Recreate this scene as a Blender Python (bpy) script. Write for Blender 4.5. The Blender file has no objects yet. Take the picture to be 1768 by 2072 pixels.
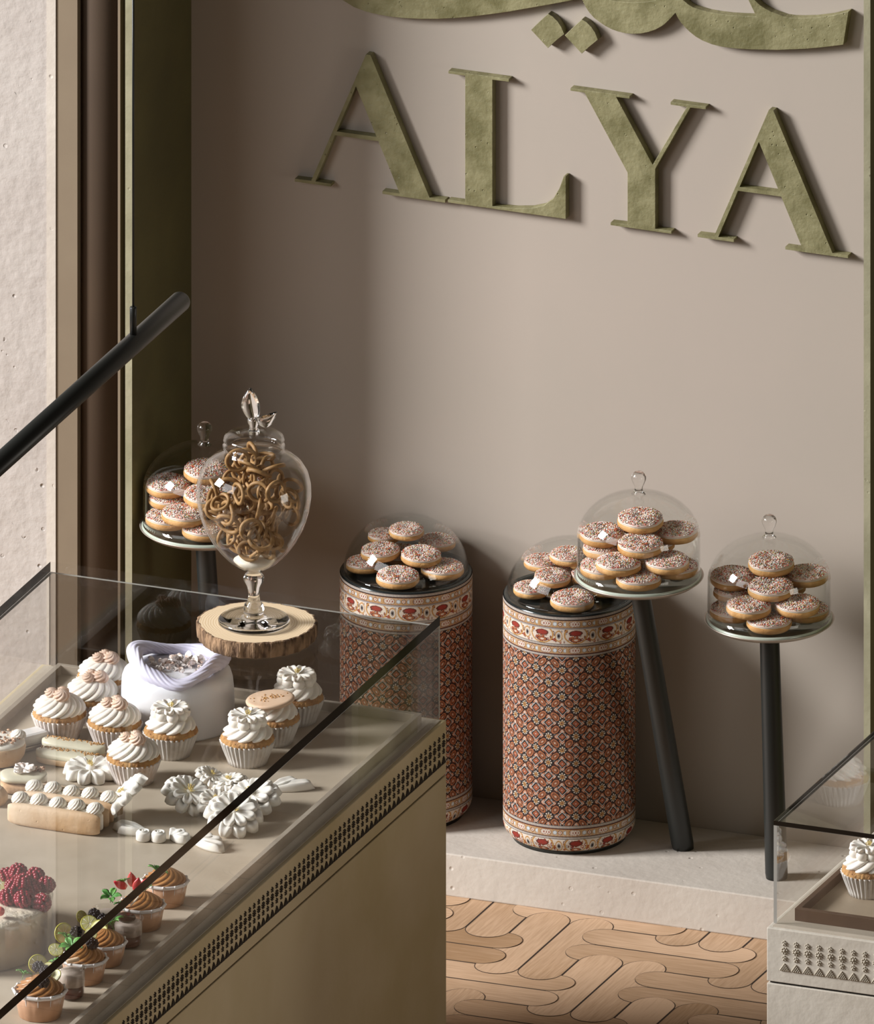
import bpy, math, random
import numpy as np
from mathutils import Vector, Matrix
random.seed(7); rng = np.random.default_rng(7)
PI = math.pi
# ------------------------------------------------------------------ camera
S = 900.0                                   # pixels per metre of the orthographic view
SE = 0.3523; CE = math.sqrt(1-SE*SE)
YAW = math.atan(0.3931); SA, CA = math.sin(YAW), math.cos(YAW)
PX0, PY0 = 387.0, 1617.3
R = Vector((CA, SA, 0)); U = Vector((-SA*SE, CA*SE, CE)); F = Vector((-SA*CE, CA*CE, -SE))
def at(px, py, Z=None, Y=None, X=None):
    """world point on the plane Z=, Y= or X= seen at photo pixel (px,py)"""
    A = (px-PX0)/S; B = (PY0-py)/S
    if Z is not None:
        C = (B-CE*Z)/SE
        return Vector((CA*A-SA*C, SA*A+CA*C, Z))
    if Y is not None:
        X = (A-SA*Y)/CA
    else:
        Y = (A-CA*X)/SA
    return Vector((X, Y, (B+SA*SE*X-CA*SE*Y)/CE))
sc = bpy.context.scene
COL = sc.collection
cd = bpy.data.cameras.new('camera'); cam = bpy.data.objects.new('camera', cd); COL.objects.link(cam)
cd.type = 'ORTHO'; cd.ortho_scale = 2072/S; cd.clip_start = 0.05; cd.clip_end = 60
cam.location = R*((884-PX0)/S) + U*((PY0-1036)/S) - F*9.0
m3 = Matrix((R, U, -F)).transposed(); cam.rotation_euler = m3.to_euler()
sc.camera = cam
sc.view_settings.view_transform = 'Standard'; sc.view_settings.look = 'None'
sc.view_settings.exposure = 0.0; sc.view_settings.gamma = 1.0; sc.view_settings.use_curve_mapping = False
# ------------------------------------------------------------------ light
w = bpy.data.worlds.new('world'); sc.world = w; w.use_nodes = True
w.node_tree.nodes['Background'].inputs[0].default_value = (1.0, 0.87, 0.72, 1)
w.node_tree.nodes['Background'].inputs[1].default_value = 0.055
def area(name, pos, target, sx, sy, power, col):
    l = bpy.data.lights.new(name, 'AREA'); l.shape = 'RECTANGLE'; l.size = sx; l.size_y = sy
    l.energy = power; l.color = col
    o = bpy.data.objects.new(name, l); COL.objects.link(o); o.location = pos
    d = Vector(target)-Vector(pos); o.rotation_euler = d.to_track_quat('-Z', 'Y').to_euler()
    return o
def from_dir(az, el, dist, tgt):      # az: degrees from -Y towards -X
    a, e = math.radians(az), math.radians(el)
    return (tgt[0]-dist*math.cos(e)*math.sin(a), tgt[1]-dist*math.cos(e)*math.cos(a), tgt[2]+dist*math.sin(e))
TG = (.9, -.6, .8)
area('window_light', from_dir(60.5, 26, 14, TG), TG, 3.5, 4.2, 4350, (.985, 0.99, 1.0))
area('second_window_light', from_dir(33, 24, 14, TG), TG, 6.0, 4.4, 400, (.985, 0.985, 1.0))
area('side_fill_light', (6.2, -2.2, 1.3), (1.2, -2.0, 0.7), 1.5, 1.5, 42, (1.0, 0.93, 0.82))  # added fill lamp, no real window: lifts the shaded side of the left counter
# ------------------------------------------------------------------ node helpers
def new_mat(name):
    m = bpy.data.materials.new(name); m.use_nodes = True
    nt = m.node_tree; return m, nt, nt.nodes['Principled BSDF']
def lin(c):
    if isinstance(c, str):
        c = tuple(int(c[i:i+2], 16)/255 for i in (0, 2, 4))
    return tuple((x/12.92 if x <= .04045 else ((x+.055)/1.055)**2.4) for x in c[:3]) + (1,)
def mat(name, c1, c2=None, scale=5, rough=.6, bump=0, bscale=60, detail=5, metal=0, spec=.5, sss=0, dist=0.002, coords='Object', stretch=(1,1,1), pits=0, ramp=(.35,.65), coat=0):
    m, nt, b = new_mat(name)
    b.inputs['Roughness'].default_value = rough; b.inputs['Metallic'].default_value = metal
    b.inputs['Specular IOR Level'].default_value = spec
    if coat: b.inputs['Coat Weight'].default_value = coat; b.inputs['Coat Roughness'].default_value = .1
    if sss: b.inputs['Subsurface Weight'].default_value = sss; b.inputs['Subsurface Radius'].default_value = (.01,.007,.005); b.inputs['Subsurface Scale'].default_value = .5
    tc = nt.nodes.new('ShaderNodeTexCoord'); mp = nt.nodes.new('ShaderNodeMapping'); mp.inputs['Scale'].default_value = stretch
    nt.links.new(tc.outputs[coords], mp.inputs[0])
    b.inputs['Base Color'].default_value = lin(c1)
    if c2:
        n = nt.nodes.new('ShaderNodeTexNoise'); n.inputs['Scale'].default_value = scale; n.inputs['Detail'].default_value = detail
        nt.links.new(mp.outputs[0], n.inputs['Vector'])
        r = nt.nodes.new('ShaderNodeValToRGB'); r.color_ramp.elements[0].position = ramp[0]; r.color_ramp.elements[1].position = ramp[1]
        r.color_ramp.elements[0].color = lin(c1); r.color_ramp.elements[1].color = lin(c2)
        nt.links.new(n.outputs[0], r.inputs[0]); nt.links.new(r.outputs[0], b.inputs['Base Color'])
    if bump:
        n = nt.nodes.new('ShaderNodeTexNoise'); n.inputs['Scale'].default_value = bscale; n.inputs['Detail'].default_value = 6
        nt.links.new(mp.outputs[0], n.inputs['Vector'])
        h = n.outputs[0]
        if pits:
            v = nt.nodes.new('ShaderNodeTexVoronoi'); v.inputs['Scale'].default_value = pits; nt.links.new(mp.outputs[0], v.inputs['Vector'])
            n2 = nt.nodes.new('ShaderNodeTexNoise'); n2.inputs['Scale'].default_value = pits*.35; n2.inputs['Detail'].default_value = 3; nt.links.new(mp.outputs[0], n2.inputs['Vector'])
            mr = nt.nodes.new('ShaderNodeMapRange'); mr.inputs[1].default_value = .02; mr.inputs[2].default_value = .16; nt.links.new(v.outputs[0], mr.inputs[0])
            mr2 = nt.nodes.new('ShaderNodeMapRange'); mr2.inputs[1].default_value = .52; mr2.inputs[2].default_value = .60; mr2.inputs[3].default_value = 1; mr2.inputs[4].default_value = 0; nt.links.new(n2.outputs[0], mr2.inputs[0])
            mx = nt.nodes.new('ShaderNodeMath'); mx.operation = 'MAXIMUM'; nt.links.new(mr.outputs[0], mx.inputs[0]); nt.links.new(mr2.outputs[0], mx.inputs[1])
            ad = nt.nodes.new('ShaderNodeMath'); ad.operation = 'MULTIPLY_ADD'; ad.inputs[1].default_value = 1.5; nt.links.new(mx.outputs[0], ad.inputs[0]); nt.links.new(h, ad.inputs[2]); h = ad.outputs[0]
        bp = nt.nodes.new('ShaderNodeBump'); bp.inputs['Strength'].default_value = bump; bp.inputs['Distance'].default_value = dist
        nt.links.new(h, bp.inputs['Height']); nt.links.new(bp.outputs[0], b.inputs['Normal'])
    return m
def glass_sheet(name, tint=(1,1,1), rough=0.0, ior=1.5, gain=1.0):
    """clear sheet glass: see-through, with true Fresnel reflections"""
    m = bpy.data.materials.new(name); m.use_nodes = True; nt = m.node_tree
    for n in list(nt.nodes): nt.nodes.remove(n)
    o = nt.nodes.new('ShaderNodeOutputMaterial'); t = nt.nodes.new('ShaderNodeBsdfTransparent'); t.inputs[0].default_value = (*tint, 1)
    g = nt.nodes.new('ShaderNodeBsdfGlossy'); g.inputs['Roughness'].default_value = rough; g.inputs[0].default_value = (1,1,1,1)
    # Schlick reflectance, the same from both faces of the sheet
    ge = nt.nodes.new('ShaderNodeNewGeometry'); dt = nt.nodes.new('ShaderNodeVectorMath'); dt.operation = 'DOT_PRODUCT'
    nt.links.new(ge.outputs['Normal'], dt.inputs[0]); nt.links.new(ge.outputs['Incoming'], dt.inputs[1])
    def mth(op, x, y=None, z=None):
        n = nt.nodes.new('ShaderNodeMath'); n.operation = op
        for i, v in enumerate((x, y, z)):
            if v is None: continue
            if isinstance(v, (int, float)): n.inputs[i].default_value = v
            else: nt.links.new(v, n.inputs[i])
        return n.outputs[0]
    f0 = ((ior-1)/(ior+1))**2
    c = mth('SUBTRACT', 1.0, mth('ABSOLUTE', dt.outputs['Value'])); fr = mth('MULTIPLY_ADD', mth('POWER', c, 5.0), 1-f0, f0)
    class _: pass
    mu = _(); mu.outputs = [mth('MINIMUM', mth('MULTIPLY', fr, gain), 1.0)]
    mx = nt.nodes.new('ShaderNodeMixShader'); nt.links.new(mu.outputs[0], mx.inputs[0]); nt.links.new(t.outputs[0], mx.inputs[1]); nt.links.new(g.outputs[0], mx.inputs[2]); nt.links.new(mx.outputs[0], o.inputs[0])
    return m
def glass_solid(name, tint=(1,1,1), rough=0.0):
    m, nt, b = new_mat(name); b.inputs['Transmission Weight'].default_value = 1; b.inputs['Roughness'].default_value = rough
    b.inputs['IOR'].default_value = 1.45; b.inputs['Base Color'].default_value = (*tint, 1); return m
def colattr(name, rough=.6, bump=0, spec=.4, sss=0):
    m, nt, b = new_mat(name); a = nt.nodes.new('ShaderNodeAttribute'); a.attribute_name = 'Col'
    nt.links.new(a.outputs[0], b.inputs['Base Color']); b.inputs['Roughness'].default_value = rough; b.inputs['Specular IOR Level'].default_value = spec
    if bump:
        tc = nt.nodes.new('ShaderNodeTexCoord')
        n = nt.nodes.new('ShaderNodeTexNoise'); n.inputs['Scale'].default_value = 700; n.inputs['Detail'].default_value = 2; nt.links.new(tc.outputs['Object'], n.inputs['Vector'])
        bp = nt.nodes.new('ShaderNodeBump'); bp.inputs['Strength'].default_value = bump; bp.inputs['Distance'].default_value = .001
        nt.links.new(n.outputs[0], bp.inputs['Height']); nt.links.new(bp.outputs[0], b.inputs['Normal'])
    return m
M = {}
M['wall'] = mat('blush_wall_paint', 'a69a8f', 'a1978c', 1.2, .85, .06, 25, spec=.15)
M['plaster'] = mat('pale_trowelled_plaster', 'a59c95', 'aea69f', 3, .85, .7, 30, dist=.006, pits=30, spec=.2)
M['plinth'] = mat('plinth_plaster', 'b3a99e', 'bdb4a9', 3, .8, .5, 45, dist=.003, pits=30, spec=.2)
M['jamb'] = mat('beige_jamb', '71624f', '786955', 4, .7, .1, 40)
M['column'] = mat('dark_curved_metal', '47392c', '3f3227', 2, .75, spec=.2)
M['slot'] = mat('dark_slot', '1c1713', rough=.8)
M['green'] = mat('olive_stone', '807a58', '625d3a', 16, .55, .7, 70, detail=9, dist=.003, pits=70, ramp=(.38,.66))
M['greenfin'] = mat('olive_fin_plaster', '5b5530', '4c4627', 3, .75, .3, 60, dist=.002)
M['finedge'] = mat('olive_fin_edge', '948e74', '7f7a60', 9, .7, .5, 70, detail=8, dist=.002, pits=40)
M['black'] = mat('black_metal', '20201d', rough=.38, spec=.4)
M['blackleg'] = mat('black_leg_metal', '1a1c1a', rough=.42, spec=.5)
M['steel'] = mat('brushed_steel', 'b5aaa0', rough=.42, metal=.75)
M['tray_metal'] = mat('dark_polished_plate', '4c504f', rough=.12, metal=.8)
M['counter'] = mat('counter_plaster', 'c2b294', 'b5a480', 3, .75, .25, 40, dist=.003, spec=.2)
M['counter_pale'] = mat('counter_pale_plaster', 'b9b0a2', 'c1b9ac', 4, .8, .5, 40, dist=.003, pits=24, spec=.2)
M['countertop'] = mat('counter_top_plaster', 'b5a999', 'a89c8b', 5, .6, .1, 40)
M['trayrim'] = mat('grey_stone_rim', 'a3988a', '897d6e', 6, .5, .12, 60, detail=7)
M['tray'] = mat('grey_stone_tray', 'c2b5a3', 'a99b88', 6, .5, .12, 60, detail=7, ramp=(.25,.75))
M['traybrown'] = mat('brown_stone_tray', '57402f', '493527', 8, .5, .12, 60)
M['trayfloor'] = mat('taupe_stone_tray_floor', 'a3937e', '93836f', 6, .5, .12, 60, detail=7)
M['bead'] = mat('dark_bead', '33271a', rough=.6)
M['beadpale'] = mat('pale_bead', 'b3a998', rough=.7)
M['pane'] = glass_sheet('clear_pane', (.97,.97,.965), gain=.6)
M['panetop'] = glass_sheet('clear_top_pane', (.97,.97,.965), gain=.42)
M['paneback'] = glass_sheet('smoked_pane', (.60,.58,.56), gain=1.2)
M['paneedge'] = mat('polished_glass_edge', '070605', rough=.05, spec=.25)
M['paneedgepale'] = mat('pale_glass_edge', '9d9a93', rough=.2, spec=.6)
M['dome'] = glass_sheet('dome_glass', (.97,.975,.97), ior=1.38)
M['jarglass'] = glass_sheet('jar_glass', (.965,.965,.96), ior=1.42)
M['solidglass'] = glass_solid('solid_glass')
M['greenglass'] = glass_sheet('clear_disc_glass', (.93,.96,.94))
M['greenedge'] = mat('green_glass_edge', 'a3aa9c', rough=.2, spec=.6)
M['biscuit'] = mat('golden_biscuit', 'cfa067', 'b58248', 28, .75, .6, 160, dist=.002, pits=150)
M['cream'] = mat('white_icing', 'e9e1d2', rough=.5, sss=.3)
M['whip'] = mat('whipped_cream', 'efeae0', 'e6dfd2', 40, .5, sss=.25)
M['frosting'] = mat('white_frosting', 'f1eae0', rough=.45, sss=.25)
M['rose'] = mat('blush_frosting', 'dcb69b', 'e8cfbe', 60, .5, sss=.2)
M['muffin'] = mat('muffin_crumb', 'c0935c', '9a6c3f', 45, .85, .9, 170, dist=.004, pits=130)
M['paper'] = mat('pleated_paper', 'dcd3ce', 'b79a83', 22, .7, ramp=(.5,.75), spec=.2)
M['papergrey'] = mat('grey_pleated_paper', 'c9c4be', 'ac9f93', 26, .7, ramp=(.5,.8), spec=.2)
M['sugar'] = mat('white_sugar_paste', 'ece8e0', 'e4dfd6', 20, .6, .1, 60, sss=.15)
M['stamen'] = mat('yellow_stamen', 'd8bd6a', 'e8d89c', 80, .6)
M['fondant'] = mat('white_fondant', 'dfe0e6', 'e6e5e6', 5, .55, .15, 25, dist=.006, sss=.1)
M['lavender'] = mat('lavender_fondant', 'c6c3d8', 'd6d3e2', 9, .5, .2, 60, sss=.1)
M['chip'] = mat('blush_chips', 'f6efea', 'e0bfae', 90, .6, ramp=(.5,.68))
M['bun'] = mat('golden_bun', 'dac2a6', 'c29e76', 9, .65, .4, 70, dist=.003, pits=60)
M['glaze'] = mat('ivory_glaze', 'd8d2bb', rough=.3, coat=.3)
M['goldcrumb'] = mat('gold_crumbs', 'a97636', 'c99a5a', 90, .4)
M['crackers'] = mat('baked_ring', 'ab8558', '85602f', 40, .6, .3, 120)
M['woodtop'] = mat('pale_wood_top', 'd9c3a4', 'c6ab86', 60, .7, .1, 90, stretch=(.3,1.2,1))
M['bark'] = mat('rough_bark', '8f7256', '4d3724', 60, .95, 1.0, 70, dist=.012, stretch=(1,1,.35), ramp=(.4,.6))
M['caramel'] = mat('caramel_cream', 'a06b3c', 'b28050', 30, .35, sss=.1)
M['cup'] = mat('peach_cup', 'cba184', 'b38766', 10, .35, spec=.5, sss=.2)
M['cuprim'] = mat('milky_cup_rim', 'd9d3d0', rough=.3, sss=.2)
M['darkjam'] = mat('dark_jam', '3d1310', '5d2a1e', 30, .25)
M['mousse'] = mat('pale_mousse', 'cdbcb0', 'b5a296', 20, .5)
M['raspberry'] = mat('raspberry', '7e0f20', '97203a', 50, .3, sss=.1)
M['blackberry'] = mat('blackberry', '120b12', '1c0f19', 50, .3, spec=.35)
M['lime'] = mat('lime_flesh', 'd6d28a', 'e4e0a8', 50, .35, sss=.2)
M['limerind'] = mat('lime_rind', 'b5b04a', rough=.4)
M['leaf'] = mat('mint_leaf', '4b8a3e', '74ab58', 40, .45, .2, 90)
M['strawberry'] = mat('strawberry', 'c2283a', 'dd6a62', 45, .3, sss=.2)
M['cakecrumb'] = mat('cream_cake_top', 'cfc2ab', 'ddd3c0', 40, .8, .8, 60, dist=.006)
M['cakeside'] = mat('cream_cake_side', 'd8cdb9', 'c2ae92', 6, .3, spec=.6)
M['sprinkle'] = colattr('sugar_pearls', .45, spec=.5)
M['choc'] = mat('chocolate', '2c1a14', rough=.2)
M['ceramic'] = mat('white_ceramic', 'dcdad8', rough=.25)
M['praline'] = mat('praline', '8a5a36', 'cfae92', 130, .5, .8, 180, dist=.003, ramp=(.45,.55))
# ------------------------------------------------------------------ mesh helpers
class MB:
    def __init__(s): s.v = []; s.f = []; s.mi = []; s.sm = []; s.cols = None; s.uv = None
    def add(s, vs, fs, mi=0, smooth=True):
        k = len(s.v); s.v.extend([tuple(v) for v in vs]); s.f.extend([tuple(i+k for i in f) for f in fs])
        s.mi.extend([mi]*len(fs)); s.sm.extend([smooth]*len(fs)); return s
    def box(s, a, b, mi=0):
        x0,y0,z0 = a; x1,y1,z1 = b
        v = [(x0,y0,z0),(x1,y0,z0),(x1,y1,z0),(x0,y1,z0),(x0,y0,z1),(x1,y0,z1),(x1,y1,z1),(x0,y1,z1)]
        f = [(0,3,2,1),(4,5,6,7),(0,1,5,4),(1,2,6,5),(2,3,7,6),(3,0,4,7)]
        return s.add(v, f, mi, False)
    def grid(s, P, closed_u=False, mi=0, smooth=True, cap0=False, cap1=False, close_v=False):
        """P[v][u] rows; u around"""
        nv = len(P); nu = len(P[0]); vs = [p for row in P for p in row]; fs = []
        for j in range(nv if close_v else nv-1):
            j2 = (j+1) % nv
            for i in range(nu if closed_u else nu-1):
                i2 = (i+1) % nu
                fs.append((j*nu+i, j*nu+i2, j2*nu+i2, j2*nu+i))
        if cap0: fs.append(tuple(range(nu-1, -1, -1)))
        if cap1: fs.append(tuple((nv-1)*nu+i for i in range(nu)))
        return s.add(vs, fs, mi, smooth)
    def lathe(s, prof, n=48, mi=0, c=(0,0,0), fr=None, smooth=True, cap=True):
        P = []
        for k, (r, z) in enumerate(prof):
            row = []
            for i in range(n):
                a = 2*PI*i/n; rr = r*(fr(a, k/(len(prof)-1)) if fr else 1)
                row.append((c[0]+rr*math.cos(a), c[1]+rr*math.sin(a), c[2]+z))
            P.append(row)
        return s.grid(P, True, mi, smooth, cap and prof[0][0] > 1e-5, cap and prof[-1][0] > 1e-5)
    def tube(s, pts, r, n=12, mi=0, closed=False):
        pts = [Vector(p) for p in pts]; N = len(pts); rows = []; rs = r if isinstance(r, (list, tuple)) else [r]*N
        up = Vector((0,0,1))
        for i, p in enumerate(pts):
            if closed: t = pts[(i+1) % N]-pts[i-1]
            else: t = pts[min(i+1, N-1)]-pts[max(i-1, 0)]
            t.normalize(); a = t.cross(up)
            if a.length < 1e-3: a = t.cross(Vector((1,0,0)))
            a.normalize(); b = a.cross(t)
            rows.append([tuple(p+a*rs[i]*math.cos(2*PI*k/n)+b*rs[i]*math.sin(2*PI*k/n)) for k in range(n)])
        return s.grid(rows, True, mi, True, not closed, not closed, close_v=closed)
    def ball(s, c, r, n=10, mi=0, sz=1.0):
        m = max(4, n//2+1); P = []
        for j in range(1, m):
            t = PI*j/m
            P.append([(c[0]+r*math.sin(t)*math.cos(2*PI*i/n), c[1]+r*math.sin(t)*math.sin(2*PI*i/n), c[2]-r*sz*math.cos(t)) for i in range(n)])
        k = len(s.v); s.grid(P, True, mi)
        s.v.append((c[0], c[1], c[2]-r*sz)); s.v.append((c[0], c[1], c[2]+r*sz)); b = len(s.v)-2
        L = k+(m-2)*n
        for i in range(n):
            s.f.append((k+(i+1) % n, k+i, b)); s.f.append((L+i, L+(i+1) % n, b+1)); s.mi += [mi, mi]; s.sm += [True, True]
        return s
    def poly(s, pts, y0, y1, mi=0):
        """outline in (x,z), extruded from y0 (front) to y1"""
        n = len(pts); vs = [(x, y0, z) for x, z in pts]+[(x, y1, z) for x, z in pts]
        a = sum(pts[i][0]*pts[(i+1) % n][1]-pts[(i+1) % n][0]*pts[i][1] for i in range(n))
        if a < 0:
            pts = pts[::-1]; vs = [(x, y0, z) for x, z in pts]+[(x, y1, z) for x, z in pts]
        fs = [tuple(range(n)), tuple(range(2*n-1, n-1, -1))]+[(i, i+n, (i+1) % n+n, (i+1) % n) for i in range(n)]
        return s.add(vs, fs, mi, False)
    def xform(s, mtx, k=0):
        for i in range(k, len(s.v)): s.v[i] = tuple(mtx @ Vector(s.v[i]))
        return s
    def build(s, name, mats, parent=None, loc=None, rot=None, bevel=0, solid=0):
        me = bpy.data.meshes.new(name); me.from_pydata(s.v, [], s.f)
        if not isinstance(mats, (list, tuple)): mats = [mats]
        for m in mats: me.materials.append(M[m] if isinstance(m, str) else m)
        me.polygons.foreach_set('material_index', s.mi); me.polygons.foreach_set('use_smooth', s.sm)
        if s.cols is not None:
            a = me.color_attributes.new('Col', 'FLOAT_COLOR', 'POINT'); a.data.foreach_set('color', np.asarray(s.cols, dtype=np.float32).ravel())
        if s.uv is not None:
            ul = me.uv_layers.new(name='UVMap'); idx = np.empty(len(me.loops), dtype=np.int32); me.loops.foreach_get('vertex_index', idx)
            ul.data.foreach_set('uv', np.asarray(s.uv, dtype=np.float32)[idx].ravel())
        me.update()
        o = bpy.data.objects.new(name, me); COL.objects.link(o)
        if parent: o.parent = parent
        if loc is not None: o.location = loc
        if rot is not None: o.rotation_euler = rot
        if solid:
            md = o.modifiers.new('thick', 'SOLIDIFY'); md.thickness = solid; md.offset = -1
        if bevel:
            md = o.modifiers.new('bevel', 'BEVEL'); md.width = bevel; md.segments = 2; md.limit_method = 'ANGLE'
        return o
def tag(o, label=None, cat=None, group=None, kind=None):
    if label: o['label'] = label
    if cat: o['category'] = cat
    if group: o['group'] = group
    if kind: o['kind'] = kind
    return o
def empty(name, loc, rz=0, label=None, cat=None, group=None, rot=None):
    o = bpy.data.objects.new(name, None); COL.objects.link(o); o.empty_display_size = .02
    o.location = loc; o.rotation_euler = rot if rot else (0, 0, rz); return tag(o, label, cat, group)
def clone(o, parent=None):
    c = o.copy(); COL.objects.link(c)
    if parent: c.parent = parent; 
    for ch in list(o.children): clone(ch, c)
    return c
class Kind:
    """first use moves the prototype, later uses copy it with its parts"""
    def __init__(s, maker): s.maker = maker; s.proto = None
    def put(s, loc, rz=0, label=None, cat=None, group=None, rot=None, scale=1):
        if s.proto is None: s.proto = o = s.maker()
        else:
            o = clone(s.proto)
        o.location = loc; o.rotation_euler = rot if rot else (0, 0, rz)
        o.scale = (scale,)*3 if not isinstance(scale, tuple) else scale
        return tag(o, label, cat, group)
def struct(name, mb, mats, bevel=0, label=None):
    o = mb.build(name, mats, bevel=bevel); o['kind'] = 'structure'
    if label: o['label'] = label
    return o
# ================================================================== SETTING
struct('wall_back', MB().box((-.02, 0, 0), (3.4, .12, 3.15)), 'wall')
ZP = .1022; YP = -.364
struct('wall_left', MB().box((-1.6, -.370, 0), (-.1815, .12, 3.15)), 'plaster', bevel=.002)
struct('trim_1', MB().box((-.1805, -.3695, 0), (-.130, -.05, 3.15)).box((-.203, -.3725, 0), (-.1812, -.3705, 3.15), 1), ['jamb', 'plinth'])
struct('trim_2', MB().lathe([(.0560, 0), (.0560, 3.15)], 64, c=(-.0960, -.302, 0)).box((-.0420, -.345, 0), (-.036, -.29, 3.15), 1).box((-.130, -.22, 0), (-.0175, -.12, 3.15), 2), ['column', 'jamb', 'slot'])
mb = MB().box((-.0165, YP, 0), (0, 0, 3.15)); o = struct('trim_3', mb, ['greenfin', 'finedge'])
o.data.polygons[2].material_index = 1
mb = MB().box((1.767, YP, 0), (1.783, 0, 3.15)); o = struct('trim_4', mb, ['greenfin', 'finedge']); o.data.polygons[2].material_index = 1
# ---- floor: double herringbone of round-ended oak planks
def build_floor():
    mb = MB(); uv = []
    mb.box((-1.6, -5.2, -.05), (4.2, .12, -.0035)); uv += [(0, 0)]*8
    wd = .1045; L = 3*wd
    def plank(cx, cy, horiz):
        if not (-.1 < cx < 3.3 and -2.3 < cy < -.2): return
        ext = wd*.47; hl = L/2+ext; hw = wd/2-.0004; off = random.random()*50; N = 9; k = len(mb.v)
        # outline stations
        st = []
        for i in range(N+1):
            a = PI/2*i/N; st.append((-hl+hw-hw*math.cos(a)*1.0, hw*math.sin(a)))
        for t in np.linspace(-hl+hw, hl-hw, 11)[1:-1]: st.append((t, hw))
        for i in range(N+1):
            a = PI/2*i/N; st.append((hl-hw+hw*math.sin(a), hw*math.cos(a)))
        rows = []
        for (x, h) in st:
            row = []
            z = .0016*min(1, (abs(x)/hl))**6*(1) + random.random()*0
            hb = max(h, 1e-5); ed = min(.0022, hb*.5)
            for q, yy, dz in ((0, -hb, -.004), (1, -hb, 0), (2, -hb+ed, 0), (3, 0, 0), (4, hb-ed, 0), (5, hb, 0), (6, hb, -.004)):
                row.append((x, yy, z+dz))
                uv.append((x+off, yy+off*.7))
            rows.append(row)
        n0 = len(mb.f); mb.grid(rows, False, 1, False)
        c = 0
        for j in range(len(rows)-1):
            for i in range(6):
                endz = j < 2 or j >= len(rows)-3
                if i in (0, 1, 4, 5) or j == 0 or j == len(rows)-2: mb.mi[n0+c] = 2
                c += 1
        for i in range(k, len(mb.v)):
            x, y, z = mb.v[i]
            mb.v[i] = (cx+x, cy+y, z) if horiz else (cx-y, cy+x, z)
    for a in range(-14, 15):
        for b in range(-8, 9):
            x0 = 1.3425+(2*a+5*b)*wd; y0 = -.532+(-2*a+b)*wd
            for s_ in (-.5, .5):
                plank(x0, y0+s_*wd, True); plank(x0-2.5*wd+s_*wd, y0-.5*wd, False)
    mb.uv = uv
    m, nt, bs = new_mat('oak_planks'); uvn = nt.nodes.new('ShaderNodeUVMap'); mp = nt.nodes.new('ShaderNodeMapping'); mp.inputs['Scale'].default_value = (4, 60, 1)
    nt.links.new(uvn.outputs[0], mp.inputs[0]); n = nt.nodes.new('ShaderNodeTexNoise'); n.inputs['Scale'].default_value = 3; n.inputs['Detail'].default_value = 6; nt.links.new(mp.outputs[0], n.inputs[0])
    mp2 = nt.nodes.new('ShaderNodeMapping'); mp2.inputs['Scale'].default_value = (.9, 1.5, 1); nt.links.new(uvn.outputs[0], mp2.inputs[0])
    n2 = nt.nodes.new('ShaderNodeTexNoise'); n2.inputs['Scale'].default_value = 1; nt.links.new(mp2.outputs[0], n2.inputs[0])
    ad = nt.nodes.new('ShaderNodeMath'); ad.operation = 'MULTIPLY_ADD'; ad.inputs[1].default_value = .55; nt.links.new(n.outputs[0], ad.inputs[0]); nt.links.new(n2.outputs[0], ad.inputs[2])
    r = nt.nodes.new('ShaderNodeValToRGB'); r.color_ramp.elements[0].position = .6; r.color_ramp.elements[1].position = .95
    r.color_ramp.elements[0].color = lin('9a7856'); r.color_ramp.elements[1].color = lin('c4a283'); nt.links.new(ad.outputs[0], r.inputs[0]); nt.links.new(r.outputs[0], bs.inputs['Base Color'])
    bs.inputs['Roughness'].default_value = .6
    bp = nt.nodes.new('ShaderNodeBump'); bp.inputs['Strength'].default_value = .25; bp.inputs['Distance'].default_value = .001; nt.links.new(n.outputs[0], bp.inputs['Height']); nt.links.new(bp.outputs[0], bs.inputs['Normal'])
    M['oak'] = m; M['oakgap'] = mat('dark_plank_gap', '3a2819', rough=.9)
    struct('floor', mb, ['oak', 'oak', 'oakgap'])
build_floor()
tag(MB().box((.001, YP, 0), (1.766, -.001, ZP)).build('plinth', 'plinth', bevel=.003), 'long low pale plaster plinth running along the foot of the wall', 'platform')
# ================================================================== SIGN
def wallpoly(pts, sc_, ox, oy, y=-.022):
    out = []
    for x, yy in pts:
        p = at(ox+x/sc_, oy+yy/sc_, Y=y); out.append((p.x, p.z))
    return out
C2 = (2.7625, 560, 0); C3 = (2.6467, 1100, 0)
TH = -.022
def sign(name, outs, label, cat, c):
    mb = MB()
    for pts in outs: mb.poly(wallpoly(pts, *c), TH, -.0005)
    # move to origin at base
    o = mb.build(name, 'green', bevel=0 if name == 'letter_a' else .0008); return tag(o, label, cat)
def letter_A(c, dx, dy, label):
    # three convex-ish pieces: right stem, left hairline, crossbar and two feet, unioned in one mesh of one letter
    P = lambda l: [(x+dx, y+dy) for x, y in l]
    outs = [P([(498,304),(523,308),(853,1104.5),(687,1082),(442,482)]), P([(498,304),(442,482),(215,1014.5),(192,1010.5)]),
            P([(334,735),(557.6,765.5),(567.3,789),(325,756)]), P([(590,1068),(687,1082),(853,1104.5),(940,1117),(940,1133),(590,1084)]),
            P([(100,999),(192,1010.5),(215,1014.5),(302,1027),(302,1043),(100,1015)])]
    return sign('letter_a', outs, label, 'sign letter', c)
letter_A(C2, 0, 0, 'olive stone capital letter A at the left end of the word, half in shade')
letter_A(C2, 815*2.7625, 112.3*2.7625, 'olive stone capital letter A at the right end of the word')
sign('letter_l', [[(958,396),(1297,442),(1297,458),(1205,446),(1205,1153),(1330,1165),(1420,1164),(1490,1150),(1545,1110),(1580,1050),(1603,985),(1615,985),(1615,1225),(955,1132),(955,1117),(1052,1130),(1052,424),(958,411)]], 'olive stone capital letter L, second letter of the wall sign', 'sign letter', C2)
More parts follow.
